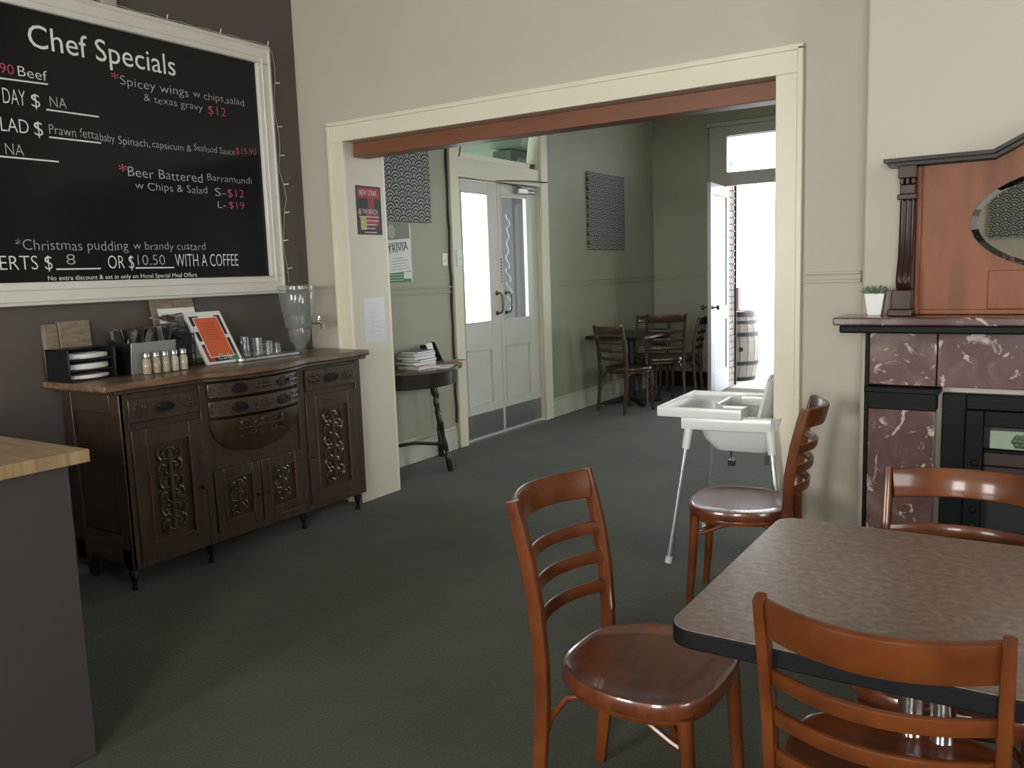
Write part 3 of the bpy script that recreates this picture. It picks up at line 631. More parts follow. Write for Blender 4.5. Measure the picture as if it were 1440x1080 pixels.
t, hw, hh = poster('quiz_notice', .845, 1.125, 1.455, 1.695, XB+.0045, 'white notice headed TRIVIA beside the left jamb', white_pa, math.radians(4), cat='notice')
text('TRIVIA', (-.118, .022), .235, .058, ink, t, P(.003), rot=math.radians(4), off=.012); 
for k, (a, b) in enumerate(((-.12, .10), (-.05, .05), (-.09, .10), (-.08, .08), (-.08, .09), (-.10, .11))): patch(t, a, b, (.088 if k == 0 else -.0-k*.02), (.098 if k == 0 else .005-k*.02), mat('ink_soft', (.35, .37, .43), .7))

# ------------------------------------------------------------------ fireplace
fp = thing('fireplace_mantel', 'dark red marble fireplace surround with marble shelf on the chimney breast', 'fireplace', (4.15, -.30, 0))
FX = 4.15
def fb(nm, x0, x1, y0, y1, z0, z1, m_, bev=.003, par=None): return bx((x0-FX, y0+.30, z0), (x1-FX, y1+.30, z1)).obj(nm, m_, par or fp, bevel=bev)
def mir(nm, x0, x1, *a, **k): fb(nm, x0, x1, *a, **k); fb(nm, 2*FX-x1, 2*FX-x0, *a, **k)
fb('mantel_shelf', 3.325, 4.975, -.53, -.30, 1.185, 1.215, marble, .006)
fb('shelf_bed_mould', 3.345, 4.955, -.51, -.30, 1.155, 1.185, satin, .006)
mir('frieze_slab', 3.432, 3.668, -.375, -.30, .945, 1.155, marble)
fb('frieze_slab', 3.672, 4.628, -.375, -.30, .945, 1.155, marble)
mir('capital', 3.420, 3.685, -.405, -.30, .918, .940, satin)
mir('pilaster_neck', 3.430, 3.672, -.38, -.30, .850, .918, satin)
mir('pilaster_slab', 3.432, 3.668, -.375, -.30, .12, .850, marble)
mir('plinth', 3.425, 3.675, -.385, -.30, 0, .12, satin)
mir('edge_strip', 3.415, 3.431, -.37, -.30, .12, 1.155, satin)
fb('hearth', 3.42, 4.88, -.72, -.385, .0, .02, marble)
ci = thing('fire_insert', 'black cast iron fire insert with green tiles inside the marble surround', 'fireplace insert', (4.15, -.30, 0))
def cb(nm, x0, x1, y0, y1, z0, z1, m_=satin, bev=.004): return bx((x0-FX, y0+.30, z0), (x1-FX, y1+.30, z1)).obj(nm, m_, ci, bevel=bev)
for a, b in ((3.69, 3.77), (4.53, 4.61)): cb('frame_plate', a, b, -.345, -.301, 0, .918)
cb('frame_plate', 3.77, 4.53, -.345, -.301, .86, .918)
for a, b in ((3.77, 3.83), (4.47, 4.53)): cb('inner_moulding', a, b, -.36, -.301, 0, .86)
cb('inner_moulding', 3.83, 4.47, -.36, -.301, .80, .86); cb('hood_plate', 3.83, 4.47, -.33, -.301, .60, .71, mat('hood_iron', (.03, .012, .010), .4)); cb('fire_back', 3.83, 4.47, -.302, -.3005, 0, .86, dark)
cb('shelf_strip', 3.83, 4.47, -.345, -.301, .70, .712); cb('strip', 3.83, 4.47, -.336, -.301, .645, .652)
gt = mat('green_tile', (.30, .37, .28), .2, coat=.4)
for k in range(3): 
    o = cb('tile', 3.85+k*.205, 4.045+k*.205, -.335, -.303, .715, .785, gt)
    mm = MB(); cx = 3.9475+k*.205-FX
    for q in range(6): mm.sphere((cx+.016*math.cos(q*PI/3), -.036, .748+.016*math.sin(q*PI/3)), .012, 8, (1, .3, 1))
    mm.sphere((cx, -.037, .748), .012, 8, (1, .4, 1)); mm.obj('tile_flower', mat('tile_dark', (.04, .08, .04), .4), ci)
for s in (-1, 1):
    for k in range(7): MB().sphere((s*.345, -.062, .60-.0+.06*k-.3), .013, 8, (1, .5, 1)).obj('boss', satin, ci, smooth=True)
for k in range(9): cb('grate_bar', 3.90+k*.06, 3.912+k*.06, -.40, -.39, .08, .30)
cb('grate_rail', 3.88, 4.42, -.40, -.39, .30, .315); cb('grate_rail', 3.88, 4.42, -.40, -.39, .065, .08); 
for a in (3.88, 4.40): cb('grate_leg', a, a+.02, -.40, -.36, 0.0, .09); cb('grate_leg', a, a+.02, -.40, -.302, .29, .31)

# ------------------------------------------------------------------ overmantel
om = thing('overmantel', 'polished brown timber overmantel with oval mirror on the marble shelf', 'overmantel', (4.15, -.30, 1.215))
def L3(x, y, z): return (x-4.15, y+.30, z-1.215)
def ob(nm, x0, x1, y0, y1, z0, z1, m_, bev=.003): return bx(L3(x0, y0, z0), L3(x1, y1, z1)).obj(nm, m_, om, bevel=bev)
arch = [(3.545, 1.216), (4.755, 1.216), (4.755, 1.765), (4.47, 1.765)]
arch += [(4.38, 1.812), (4.28, 1.852), (4.15, 1.872), (4.02, 1.852), (3.92, 1.812), (3.83, 1.765), (3.545, 1.765)]
MB().prism([(x-4.15, z-1.215) for x, z in arch], -.045, -.001, 1).obj('back_panel', mantelw, om)
top = [(3.475, 1.782), (3.83, 1.782), (3.92, 1.828), (4.02, 1.868), (4.15, 1.888), (4.28, 1.868), (4.38, 1.828), (4.47, 1.782), (4.825, 1.782)]
m = MB(); m.sweep([L3(x, -.365, z) for x, z in top], rrect(.13, .022, .004), up=(0,1,0)); 
m.v = m.v; 
def strip_prism(pl, y0, y1, h0, h1):
    mm = MB(); up = [(x-4.15, z-1.215+h1) for x, z in pl]; lo = [(x-4.15, z-1.215+h0) for x, z in pl][::-1]
    n = len(pl)
    for i in range(n-1):
        a, b = up[i], up[i+1]; c, d = lo[n-2-i], lo[n-1-i]
        mm.prism([a, b, c, d], y0+.30, y1+.30, 1)
    return mm
strip_prism(top, -.435, -.302, .000, .013).obj('cornice', darkwood, om); strip_prism([(x*.985+4.15*.015, z) for x, z in top], -.40, -.302, -.012, .000).obj('cornice_bed', darkwood, om)
for s in (0, 1):
    def X(x): return x if s == 0 else 2*4.15-x
    def cb2(nm, x0, x1, y0, y1, z0, z1, m_=columnw): 
        a, b = sorted((X(x0), X(x1))); ob(nm, a, b, y0, y1, z0, z1, m_)
    cb2('column_base', 3.505, 3.590, -.455, -.345, 1.216, 1.240); cb2('column_block', 3.515, 3.583, -.44, -.345, 1.240, 1.312)
    # scroll shaped shaft: profile in (y, z), swept across x
    pr = [(-.345, 1.312), (-.435, 1.312), (-.452, 1.335), (-.450, 1.365), (-.435, 1.395), (-.418, 1.43), (-.405, 1.50), (-.398, 1.58), (-.395, 1.645), (-.345, 1.645)]
    m = MB()
    a, b = sorted((X(3.530), X(3.582))); mm = MB().prism([(y+.30, z-1.215) for y, z in pr], a-4.15, b-4.15, 0); mm.obj('column_shaft', columnw, om, bevel=.006)
    for k in range(3): 
        xx = X(3.538+k*.018)-4.15; MB().tube([(xx, y+.30-.001, z-1.215) for y, z in pr[1:9]], .0045, 6, up=(1,0,0)).obj('reed', columnw, om, smooth=True)
    cb2('column_collar', 3.522, 3.590, -.41, -.345, 1.645, 1.665); cb2('column_neck', 3.530, 3.582, -.40, -.345, 1.665, 1.70)
    for k in range(3): 
        xx = X(3.537+k*.019); ob('dentil', xx-.007, xx+.007, -.412, -.345, 1.70, 1.722, columnw)
    cb2('column_top', 3.525, 3.587, -.415, -.345, 1.722, 1.768)
    cb2('side_upright', 3.582, 3.600, -.36, -.345, 1.216, 1.765, mantelw)
ob('frame_rail', 3.60, 4.70, -.353, -.345, 1.216, 1.235, mantelw); ob('mirror_shelf_panel', 3.825, 4.475, -.352, -.345, 1.235, 1.375, mantelw)
def ell(a, b, n=48): return [(a*math.cos(2*PI*i/n), b*math.sin(2*PI*i/n)) for i in range(n)]
mirror = mat('mirror_silver', (.88, .90, .88), .0, metal=1)
MB().prism([(x, z+1.548-1.215) for x, z in ell(.365, .172)], -.060, -.052, 1).obj('mirror_glass', mirror, om)
A, B_ = ell(.388, .190), ell(.365, .172); n = 48
m = MB().add([(x, -.050, z+.333) for x, z in A]+[(x, -.060, z+.333) for x, z in B_], [(i, (i+1) % n, n+(i+1) % n, n+i) for i in range(n)]); m.obj('mirror_bevel', mirror, om)
MB().prism([(x, z+.333) for x, z in ell(.389, .191)], -.050, -.045, 1).obj('mirror_back', darkwood, om)
# succulent
sp_ = thing('succulent_pot', 'small white pot with a grey green succulent on the marble shelf', 'potted plant', (3.452, -.39, 1.215))
m = MB(); a, b = .024, .036
m.hexa([(-a,-a,0),(a,-a,0),(a,a,0),(-a,a,0)], [(-b,-b,.085),(b,-b,.085),(b,b,.085),(-b,b,.085)]); m.obj('pot', white_pl, sp_, bevel=.003)
lf = mat('succulent_green', (.12, .17, .11), .6, var=(.20, .25, .18), vscale=30)
for k in range(26):
    a = k*2.4; rr = .008+.028*math.sqrt(k/26); t_ = .35+.9*k/26; L_ = .035
    d = Vector((math.cos(a)*math.sin(t_), math.sin(a)*math.sin(t_), math.cos(t_)))
    p = Vector((math.cos(a)*rr*.7, math.sin(a)*rr*.7, .083)); MB().tube([p, p+d*L_*.4, p+d*L_*.8, p+d*L_], .006, 6, scales=[.6, 1.1, .7, .1]).obj('leaf', lf, sp_, smooth=True)

# ------------------------------------------------------------------ sideboard
sb = thing('sideboard', 'antique carved dark wood sideboard under the specials board', 'sideboard', (.02, -.88, 0))
def sbx(nm, x0, x1, y0, y1, z0, z1, m_=oldwood, bev=.003, par=None): return bx((x0-.02, y0+.88, z0), (x1-.02, y1+.88, z1)).obj(nm, m_, par or sb, bevel=bev)
FXX = .47
sbx('carcass', .02, FXX, -1.655, -.105, .115, .945)
# stiles standing proud of the front
for y in (-1.675, -1.245, -.60, -.135): sbx('stile', FXX, FXX+.012, y, y+.045, .105, .945)
sbx('base_rail', FXX, FXX+.012, -1.63, -1.245, .105, .135); sbx('base_rail', FXX, FXX+.012, -1.2, -.60, .105, .15); sbx('base_rail', FXX, FXX+.012, -.555, -.135, .105, .135)
# left end: framed and panelled
for x0, x1, z0, z1 in ((.02, .09, .1, .945), (.40, .482, .1, .945), (.09, .40, .84, .945), (.09, .40, .20, .26)): sbx('end_frame', x0, x1, -1.672, -1.655, z0, z1)
mm = MB().prism([(.02-.02, .10), (.46, .10), (.46, .20), (0, .20)], -.795, -.775, 1); 
pl = [(.0, .07), (.06, .07), (.10, .12), (.20, .145), (.34, .145), (.40, .11), (.46, .07), (.46, .20), (.0, .20)]
MB().prism(pl, -.792, -.775, 1).obj('shaped_skirt', oldwood, sb)
# top slab: bow in the middle
def top_poly(x1, bow, ya, yb):
    P = [(.0, ya), (x1, ya), (x1, -1.26)]
    for i in range(13):
        t = i/12; P.append((x1+.015+bow*math.sin(PI*t)**.8, -1.225+.63*t))
    P += [(x1, -.56), (x1, yb), (0, yb)]
    return P
def slab(x1, bow, ya, yb, z0, z1, nm, m_, bev): MB().prism([(x-.0, y+.88) for x, y in top_poly(x1, bow, ya, yb)], z0, z1).obj(nm, m_, sb, bevel=bev, seg=3)
slab(.505, .075, -1.762, -.04, .955, .988, 'top', oldtop, .008); slab(.49, .075, -1.705, -.06, .935, .955, 'top_moulding', oldwood, .006)
handle_m = mat('old_iron', (.05, .045, .045), .3, metal=.8)
def drop_handle(par, x, y, z, w_=.07):
    m = MB(); m.prism([(y+w_*.62*math.cos(a*PI/8)*(1 if a % 2 else .8), z+.030*math.sin(a*PI/8)*(1 if a % 2 else .75)) for a in range(16)], x, x+.004, 0)
    m.tube([(x+.004, y-w_/2, z+.008), (x+.018, y-w_/2, z+.004), (x+.022, y-w_*.3, z-.014), (x+.022, y+w_*.3, z-.014), (x+.018, y+w_/2, z+.004), (x+.004, y+w_/2, z+.008)], .0042, 6, up=(1,0,0))
    for s in (-1, 1): m.sphere((x+.006, y+s*w_/2, z+.008), .008, 8)
    return m.obj('handle', handle_m, par, smooth=True)
def carve(par, x, yc, zc, hy, hz, n=5, nm='carving', seed=0):
    """scrolling leaf carving in low relief"""
    rd = random.Random(seed); m = MB()
    vert = hz > hy; L_ = hz if vert else hy; W_ = hy if vert else hz
    for s in (-1, 1):
        for k in range(n):
            c = -L_+2*L_*(k+.5)/n; pts = []; q = 1 if (k+(s > 0)) % 2 else -1
            for i in range(10):
                a = i/9*1.5*PI; r = W_*.62*(1-i/13); u, v = c+q*r*math.cos(a)*.8, s*W_*.48+s*r*math.sin(a)*.6
                pts.append((x+.002, yc+(v if vert else u), zc+(u if vert else v)))
            m.tube(pts, max(W_*.10, .003), 5, up=(1,0,0), scales=[.5+.6*math.sin(PI*(i+1)/11) for i in range(10)])
            m.sphere((x, yc+(s*W_*.45 if vert else c), zc+(c if vert else s*W_*.45)), W_*.16, 6, (.5, 1, 1))
    for k in range(2*n):
        c = -L_+2*L_*(k+.5)/(2*n); pts = []
        for i in range(6):
            a = (i/5-.5)*2; u, v = c+W_*.16*(1-a*a)*(1 if k % 2 else -1), a*W_*.40
            pts.append((x+.002, yc+(v if vert else u), zc+(u if vert else v)))
        m.tube(pts, max(W_*.07, .0025), 5, up=(1,0,0))
    m.sweep([(x+.001, yc+(0 if vert else -L_*.95), zc+(-L_*.95 if vert else 0)), (x+.003, yc, zc), (x+.001, yc+(0 if vert else L_*.95), zc+(L_*.95 if vert else 0))], rrect(W_*.25, W_*.25, W_*.05), up=(1,0,0))
    o = m.obj(nm, oldwood, par, smooth=True); o['kind'] = 'stuff' if False else 'thing'; del o['kind']; return o
YC = .88; XC = -.02
def Y_(y): return y+YC
def X_(x): return x+XC
for (a, b, z0, z1, s_) in ((-1.635, -1.255, .795, .905, 1), (-.545, -.145, .795, .915, 2)):
    d = sbx('drawer', FXX, FXX+.022, a, b, z0, z1)
    carve(d, X_(FXX+.022), Y_(a+(b-a)*.16), (z0+z1)/2, (b-a)*.11, .030, 3, seed=s_); carve(d, X_(FXX+.022), Y_(b-(b-a)*.16), (z0+z1)/2, (b-a)*.11, .030, 3, seed=s_+5)
    drop_handle(d, X_(FXX+.022), Y_((a+b)/2), (z0+z1)/2, .085)
# bow fronted middle drawers
def bowx(y, amp): t = (y+1.2)/.6; return FXX+.012+amp*math.sin(PI*max(0, min(1, t)))**.75
def bow_drawer(z0, z1, amp):
    ys = [-1.198+.596*i/20 for i in range(21)]
    P = [(X_(FXX), Y_(-1.198))]+[(X_(bowx(y, amp)), Y_(y)) for y in ys]+[(X_(FXX), Y_(-.602))]
    return MB().prism(P, z0, z1).obj('drawer', oldwood, sb, bevel=.006)
for (z0, z1, amp, s_) in ((.845, .925, .072, 3), (.745, .833, .068, 4)):
    d = bow_drawer(z0, z1, amp)
    for yy, q in ((-1.045, 0), (-.755, 1)): 
        h = drop_handle(d, 0, 0, 0, .08); xx = bowx(yy, amp); sl = (bowx(yy+.01, amp)-bowx(yy-.01, amp))/.02
        h.matrix_local = Matrix.Translation((X_(xx), Y_(yy), (z0+z1)/2)) @ Matrix.Rotation(-math.atan(sl), 4, 'Z')
        c_ = carve(d, 0, 0, 0, .05, .028, 3, seed=s_+q); y2 = -1.15 if q == 0 else -.65
        xx = bowx(y2, amp); sl = (bowx(y2+.01, amp)-bowx(y2-.01, amp))/.02; c_.matrix_local = Matrix.Translation((X_(xx-.002), Y_(y2), (z0+z1)/2)) @ Matrix.Rotation(-math.atan(sl), 4, 'Z')
    c_ = carve(d, X_(bowx(-.9, amp)), Y_(-.9), (z0+z1)/2, .055, .026, 3, seed=s_+9)
# lunette: third drawer, curved below
m = MB(); rings = []; NZ = 9; NY = 21
for i in range(NZ):
    q = i/(NZ-1); z = .733-.20*q; hw = .297*math.sqrt(max(0, 1-q**2.2)); amp = .066*(1-q**1.6)
    for j in range(NY):
        t = j/(NY-1); y = -.9+hw*(2*t-1); rings.append((X_(FXX+.010+amp*math.sin(PI*t)**.75), Y_(y), z))
m.add(rings, [(i*NY+j, i*NY+j+1, (i+1)*NY+j+1, (i+1)*NY+j) for i in range(NZ-1) for j in range(NY-1)])
bk0 = len(m.v); m.add([(X_(FXX), v[1], v[2]) for v in rings[:NY]], []); m.f += [(j, bk0+j, bk0+j+1, j+1) for j in range(NY-1)]
d = m.obj('drawer', oldwood, sb, smooth=True); c_ = carve(d, 0, 0, 0, .17, .055, 5, seed=20); c_.matrix_local = Matrix.Translation((X_(FXX+.062), Y_(-.9), .675)) @ Matrix.Rotation(math.radians(14), 4, 'Y')
# frame + panel doors
def door(y0, y1, z0, z1, mg, s_, knob_y):
    d = thing_part = MB().obj('door', oldwood, sb) if False else None
    m = MB(); x0, x1 = X_(FXX), X_(FXX+.018)
    m.box((x0, Y_(y0), z0), (x1, Y_(y0+mg), z1)); m.box((x0, Y_(y1-mg), z0), (x1, Y_(y1), z1)); m.box((x0, Y_(y0+mg), z0), (x1, Y_(y1-mg), z0+mg)); m.box((x0, Y_(y0+mg), z1-mg), (x1, Y_(y1-mg), z1))
    d = m.obj('door', oldwood, sb, bevel=.003)
    m = MB(); a, b, c, e = Y_(y0+mg), Y_(y1-mg), z0+mg, z1-mg; r = .006
    m.tube([(x1, a, c), (x1, b, c), (x1, b, e), (x1, a, e)], r, 6, up=(1,0,0), closed=True); m.obj('moulding', mould_litw, d)
    bx((x0, a, c), (x0+.006, b, e)).obj('panel', oldwood, d)
    carve(d, x0+.008, (a+b)/2, (c+e)/2, (b-a)/2*.72, (e-c)/2*.86, 6 if e-c > .3 else 3, seed=s_)
    MB().lathe([(.010, 0), (.010, .004), (.004, .006), (.010, .014), (.006, .02)], (x1, Y_(knob_y), z0+(z1-z0)*.45), 10, 0).obj('knob', handle_m, d, smooth=True)
door(-1.63, -1.25, .135, .760, .075, 31, -1.275); door(-.55, -.14, .135, .765, .075, 32, -.53)
door(-1.195, -.905, .15, .475, .055, 33, -.93); door(-.895, -.605, .15, .475, .055, 34, -.87)
for x, y in ((.43, -1.65), (.43, -1.22), (.43, -.58), (.43, -.13), (.06, -1.62), (.06, -.14)):
    m = MB(); m.lathe([(.014, .0), (.016, .012), (.010, .03), (.018, .05), (.024, .085), (.020, .118)], (X_(x+.01), Y_(y), 0), 14); m.obj('foot', handle_m if x > .1 else darkwood, sb, smooth=True)

# ------------------------------------------------------------------ things on the sideboard
ZT = .988
blackp = mat('black_plastic', (.006, .006, .007), .35)
nd = thing('napkin_dispenser', 'black three slot napkin dispenser at the left end of the sideboard', 'napkin holder', (.175, -1.64, ZT))
m = MB(); m.box((-.115, -.115, 0), (.075, -.108, .15)); m.box((-.115, .112, 0), (.075, .12, .15)); m.box((-.115, -.115, 0), (-.105, .12, .15)); m.obj('side_panel', blackp, nd, bevel=.002)
for z in (.0, .047, .095): bx((-.08, -.108, z), (.07, .112, z+.006)).obj('shelf', dark, nd)
m = MB(); m.box((-.115, -.115, .144), (-.02, .12, .15)); m.obj('lid', blackp, nd)
napm = mat('napkin_white', (.72, .70, .68), .8)
for z, t_ in ((.010, .018), (.054, .026), (.104, .022)):
    P = [(.062-.04*abs(2*i/8-1)**2+.012, -.10+.205*i/8) for i in range(9)]+[(-.07, .10), (-.07, -.10)]
    o = MB().prism(P, z, z+t_).obj('napkin_stack', napm, nd, bevel=.006); 
wb = thing('wooden_block_sign', 'rustic two plank wooden block behind the napkin dispenser', 'wooden block', (.032, -1.62, ZT+.0005))
wb.rotation_euler = (0, math.radians(-4), 0)
bx((-.02, -.11, 0), (.012, -.045, .265)).obj('plank', rustic, wb, bevel=.003); bx((-.02, -.041, 0), (.016, .115, .275)).obj('plank', rustic, wb, bevel=.003)
cd = thing('cutlery_caddy', 'steel fronted caddy filled with black wrapped sachets', 'caddy', (.14, -1.31, ZT))
m = MB(); m.hexa([(-.09, -.125, 0), (.085, -.125, 0), (.085, -.118, 0), (-.09, -.118, 0)], [(-.09, -.125, .165), (.105, -.125, .15), (.105, -.118, .15), (-.09, -.118, .165)]); m.hexa([(-.09, .118, 0), (.085, .118, 0), (.085, .125, 0), (-.09, .125, 0)], [(-.09, .118, .165), (.105, .118, .15), (.105, .125, .15), (-.09, .125, .165)]); m.box((-.09, -.12, 0), (.085, .12, .008)); m.box((-.09, -.12, 0), (-.083, .12, .165)); m.obj('tray_body', dark, cd, bevel=.002)
m = MB(); m.hexa([(.085, -.125, 0), (.09, -.125, 0), (.09, .125, 0), (.085, .125, 0)], [(.105, -.125, .155), (.11, -.125, .155), (.11, .125, .155), (.105, .125, .155)]); m.obj('front_plate', mat('caddy_front', (.34, .34, .31), .3, metal=.3), cd, bevel=.002)
sach = [mat('sachet_black', (.02, .02, .022), .35), mat('sachet_grey', (.28, .27, .25), .45), mat('sachet_brown', (.07, .055, .045), .4)]
rs_ = random.Random(11); sproto = {}
def sachet(x, y, z, rx, ry, rz, k, L_=.12, W_=.032):
    o = None; key = (k, L_, W_)
    if key not in sproto:
        o = bx((-W_/2, -.004, 0), (W_/2, .004, L_)).obj('sachet', sach[k], None, bevel=.0025); sproto[key] = o
    else: o = sproto[key].copy(); COL.objects.link(o)
    o.location = (x, y, z); o.rotation_euler = (rx, ry, rz); o['label'] = 'black and grey wrapped cutlery sachet standing in the steel caddy'; o['category'] = 'sachet'; o['group'] = 'wrapped sachets in the caddy'; return o
for i in range(46):
    sachet(.07+.15*rs_.random(), -1.415+.205*i/45, ZT+.095+.015*rs_.random(), rs_.uniform(-.35, .35), rs_.uniform(-.3, .3), rs_.uniform(-.8, .8)+.6, rs_.choice((0, 0, 1, 2)))
# second heap of sachets in a wire rack
rk = thing('sachet_rack', 'dark wire rack heaped with wrapped sachets between caddy and menu', 'rack', (.12, -1.085, ZT))
m = MB()
for z in (.02, .07, .12, .17): m.tube([(-.06, -.055, z), (.07, -.055, z), (.07, .055, z), (-.06, .055, z)], .003, 5, closed=True)
for x, y in ((-.06, -.055), (.07, -.055), (.07, .055), (-.06, .055), (.005, -.055), (.07, 0)): m.tube([(x, y, 0), (x, y, .18)], .003, 5, up=(1,0,0))
m.obj('wire_frame', dark, rk)
bx((-.05, -.045, .004), (.06, .045, .15)).obj('inner_box', sach[0], rk, bevel=.004)
for i in range(20):
    o = sachet(.07+.10*rs_.random(), -1.13+.095*rs_.random(), ZT+.165+.006*i, PI/2+rs_.uniform(-.3, .3), rs_.uniform(-.2, .2), rs_.uniform(-1.5, 1.5), rs_.choice((0, 1, 2)), .08, .03)
    o['label'] = 'wrapped sachet lying in the heap on the dark wire rack'; o['group'] = 'wrapped sachets heaped on the rack'
# seasoning shakers in front of the caddy
sand = mat('sandy_seasoning', (.42, .31, .16), .6); sand2 = mat('pale_seasoning', (.50, .42, .30), .6)
names = ['leftmost', 'second from the left', 'middle', 'second from the right', 'rightmost']
for i in range(5):
    y = -1.398+i*.052
    t = thing('seasoning_shaker', names[i]+' of the five small steel capped shakers before the caddy', 'shaker', (.305, y, ZT), 0, 'seasoning shakers')
    MB().lathe([(.019, .002), (.021, .006), (.021, .068), (.013, .082), (.013, .088)], n=16).obj('jar', glassware, t, smooth=True)
    MB().lathe([(.0185, .004), (.0195, .008), (.0195, .066), (.012, .080)], n=16).obj('seasoning', sand if i < 3 else sand2, t, smooth=True)
    MB().lathe([(.016, .086), (.016, .104), (.012, .110)], n=16).obj('cap', steel, t, smooth=True)
# clipboard of wood with photo sheet against the wall
cbd = thing('menu_clipboard', 'wooden clipboard with a pale sheet leaning on the wall below the board', 'clipboard', (.11, -1.03, ZT)); cbd.rotation_euler = (0, math.radians(-13), 0)
bx((-.02, -.13, .005), (-.004, .0, .375)).obj('plank', rustic, cbd, bevel=.002); bx((-.02, .003, .005), (-.004, .13, .375)).obj('plank', rustic, cbd, bevel=.002)
bx((-.003, -.10, .03), (.0, .125, .315)).obj('sheet', white_pa, cbd); bx((.0002, -.06, .15), (.0012, .11, .27)).obj('print', mat('photo_grey', (.30, .29, .33), .5), cbd)
# orange menu in a stand
mn = thing('menu_stand', 'orange and white menu in a leaning clear stand on the sideboard', 'menu', (.275, -.905, ZT+.008)); mn.rotation_euler = (0, math.radians(-32), 0)
for k in range(3): bx((-.012-k*.008, -.113+k*.003, .0), (-.008-k*.008, .113-k*.003, .318-k*.006)).obj('menu_sheet', white_pa, mn)
bx((-.006, -.117, 0), (-.003, .117, .322)).obj('menu_sheet', white_pa, mn)
def mp(a, b, c, d, m_, x=.0): bx((-.0029, a, c), (-.0015+x, b, d)).obj('print', m_, mn)
mp(-.098, .098, .012, .295, blk); mp(-.098, -.06, .20, .235, white_pa, .0004); mp(-.098, -.06, .12, .14, white_pa, .0004); mp(.07, .098, .15, .17, white_pa, .0004); mp(-.098, -.055, .012, .10, mat('print_red2', (.35, .05, .04), .5), .0004); mp(.03, .098, .012, .05, grn, .0004); mp(-.04, .06, .275, .295, white_pa, .0004)
mp(-.079, .079, .036, .286, white_pa, .0007); mp(-.074, .074, .041, .281, orange, .001)
for k in range(8): mp(-.04+.004*(k % 3), .045-.006*(k % 2), .245-k*.014, .2475-k*.014, red_, .0013)
text('Cafe', (-.035, .02), .095, .035, white_pa, mn, Matrix(((0,0,1,.0006),(1,0,0,0),(0,1,0,0),(0,0,0,1))), off=-.01, shear=.3)
m = MB(); m.hexa([(-.16, -.10, -.0), (-.158, -.10, -.0), (-.158, .10, -.0), (-.16, .10, -.0)], [(-.03, -.10, .27), (-.028, -.10, .27), (-.028, .10, .27), (-.03, .10, .27)])
st = MB().sweep([(-.03, 0, .27), (-.10, 0, .155), (-.165, 0, .04)], rrect(.20, .003, .001), up=(0,0,1)) if False else None
# tray with glasses
tr = thing('serving_tray', 'pale metal tray holding upturned glasses on the sideboard', 'tray', (.165, -.61, ZT))
MB().prism(rr_poly(-.14, -.22, .14, .22, .03), 0, .006).obj('tray_base', steel, tr, bevel=.002)
m = MB(); m.sweep([(x, y, .010) for x, y in rr_poly(-.14, -.22, .14, .22, .03)], rrect(.006, .016, .002), closed=True); m.obj('tray_rim', steel, tr)
gdat = [(.14, -.66, .030, .115), (.15, -.575, .031, .105), (.14, -.492, .030, .082), (.12, -.41, .028, .062), (.07, -.62, .030, .115), (.08, -.54, .030, .10)]
glab = ['tall clear glass hidden partly behind the orange menu', 'tallest upturned clear glass right of the orange menu', 'second upturned clear glass on the tray', 'short upturned tumbler nearest the water dispenser', 'clear glass at the back of the tray behind the menu', 'clear glass at the back of the tray, middle']
for (x, y, r, h), lb_ in zip(gdat, glab):
    t = thing('drinking_glass', lb_, 'glass', (x, y, ZT+.0065), 0, 'upturned glasses on the tray')
    MB().lathe([(r, 0), (r*.78, h), (r*.70, h), (r*.92, .001)], n=18, cap=False).obj('glass_wall', glassware, t, smooth=True)
    MB().lathe([(r*.78, h-.008), (r*.78, h)], n=18).obj('glass_base', glassware, t, smooth=True)
    m = MB()
    for k in range(9): a = k*2*PI/9; m.tube([(r*1.01*math.cos(a), r*1.01*math.sin(a), .006), (r*.82*math.cos(a), r*.82*math.sin(a), h-.012)], .0016, 4, up=(1,0,0))
    m.obj('facet', glassware, t)
# water dispenser
wd = thing('water_dispenser', 'clear glass water dispenser with tap at the right end of the sideboard', 'dispenser', (.165, -.262, ZT)); wd.scale = (1.08, 1.08, .94)
gp = [(.042, .0), (.042, .008), (.028, .018), (.030, .035), (.050, .070), (.060, .105), (.062, .148), (.074, .158), (.080, .20), (.094, .30), (.104, .385), (.098, .40)]
MB().lathe(gp, n=28, cap=False).obj('urn', glassware, wd, smooth=True)
MB().lathe([(.1, .398), (.107, .402), (.107, .424), (.098, .431), (.001, .433)], n=28, cap=False).obj('lid', glassware, wd, smooth=True)
MB().lathe([(.071, .160), (.077, .205), (.0775, .235)], n=28).obj('water', thin_glass('water', (.90, .93, .93), .02, 1.33, .06), wd, smooth=True)
m = MB(); m.tube([(.06, .045, .185), (.09, .075, .185), (.098, .082, .175), (.10, .084, .14)], .009, 8, up=(0,0,1)); m.sphere((.088, .073, .205), .014, 8); m.tube([(.088, .073, .19), (.088, .073, .225)], .006, 6, up=(1,0,0)); m.obj('tap', chrome, wd, smooth=True)

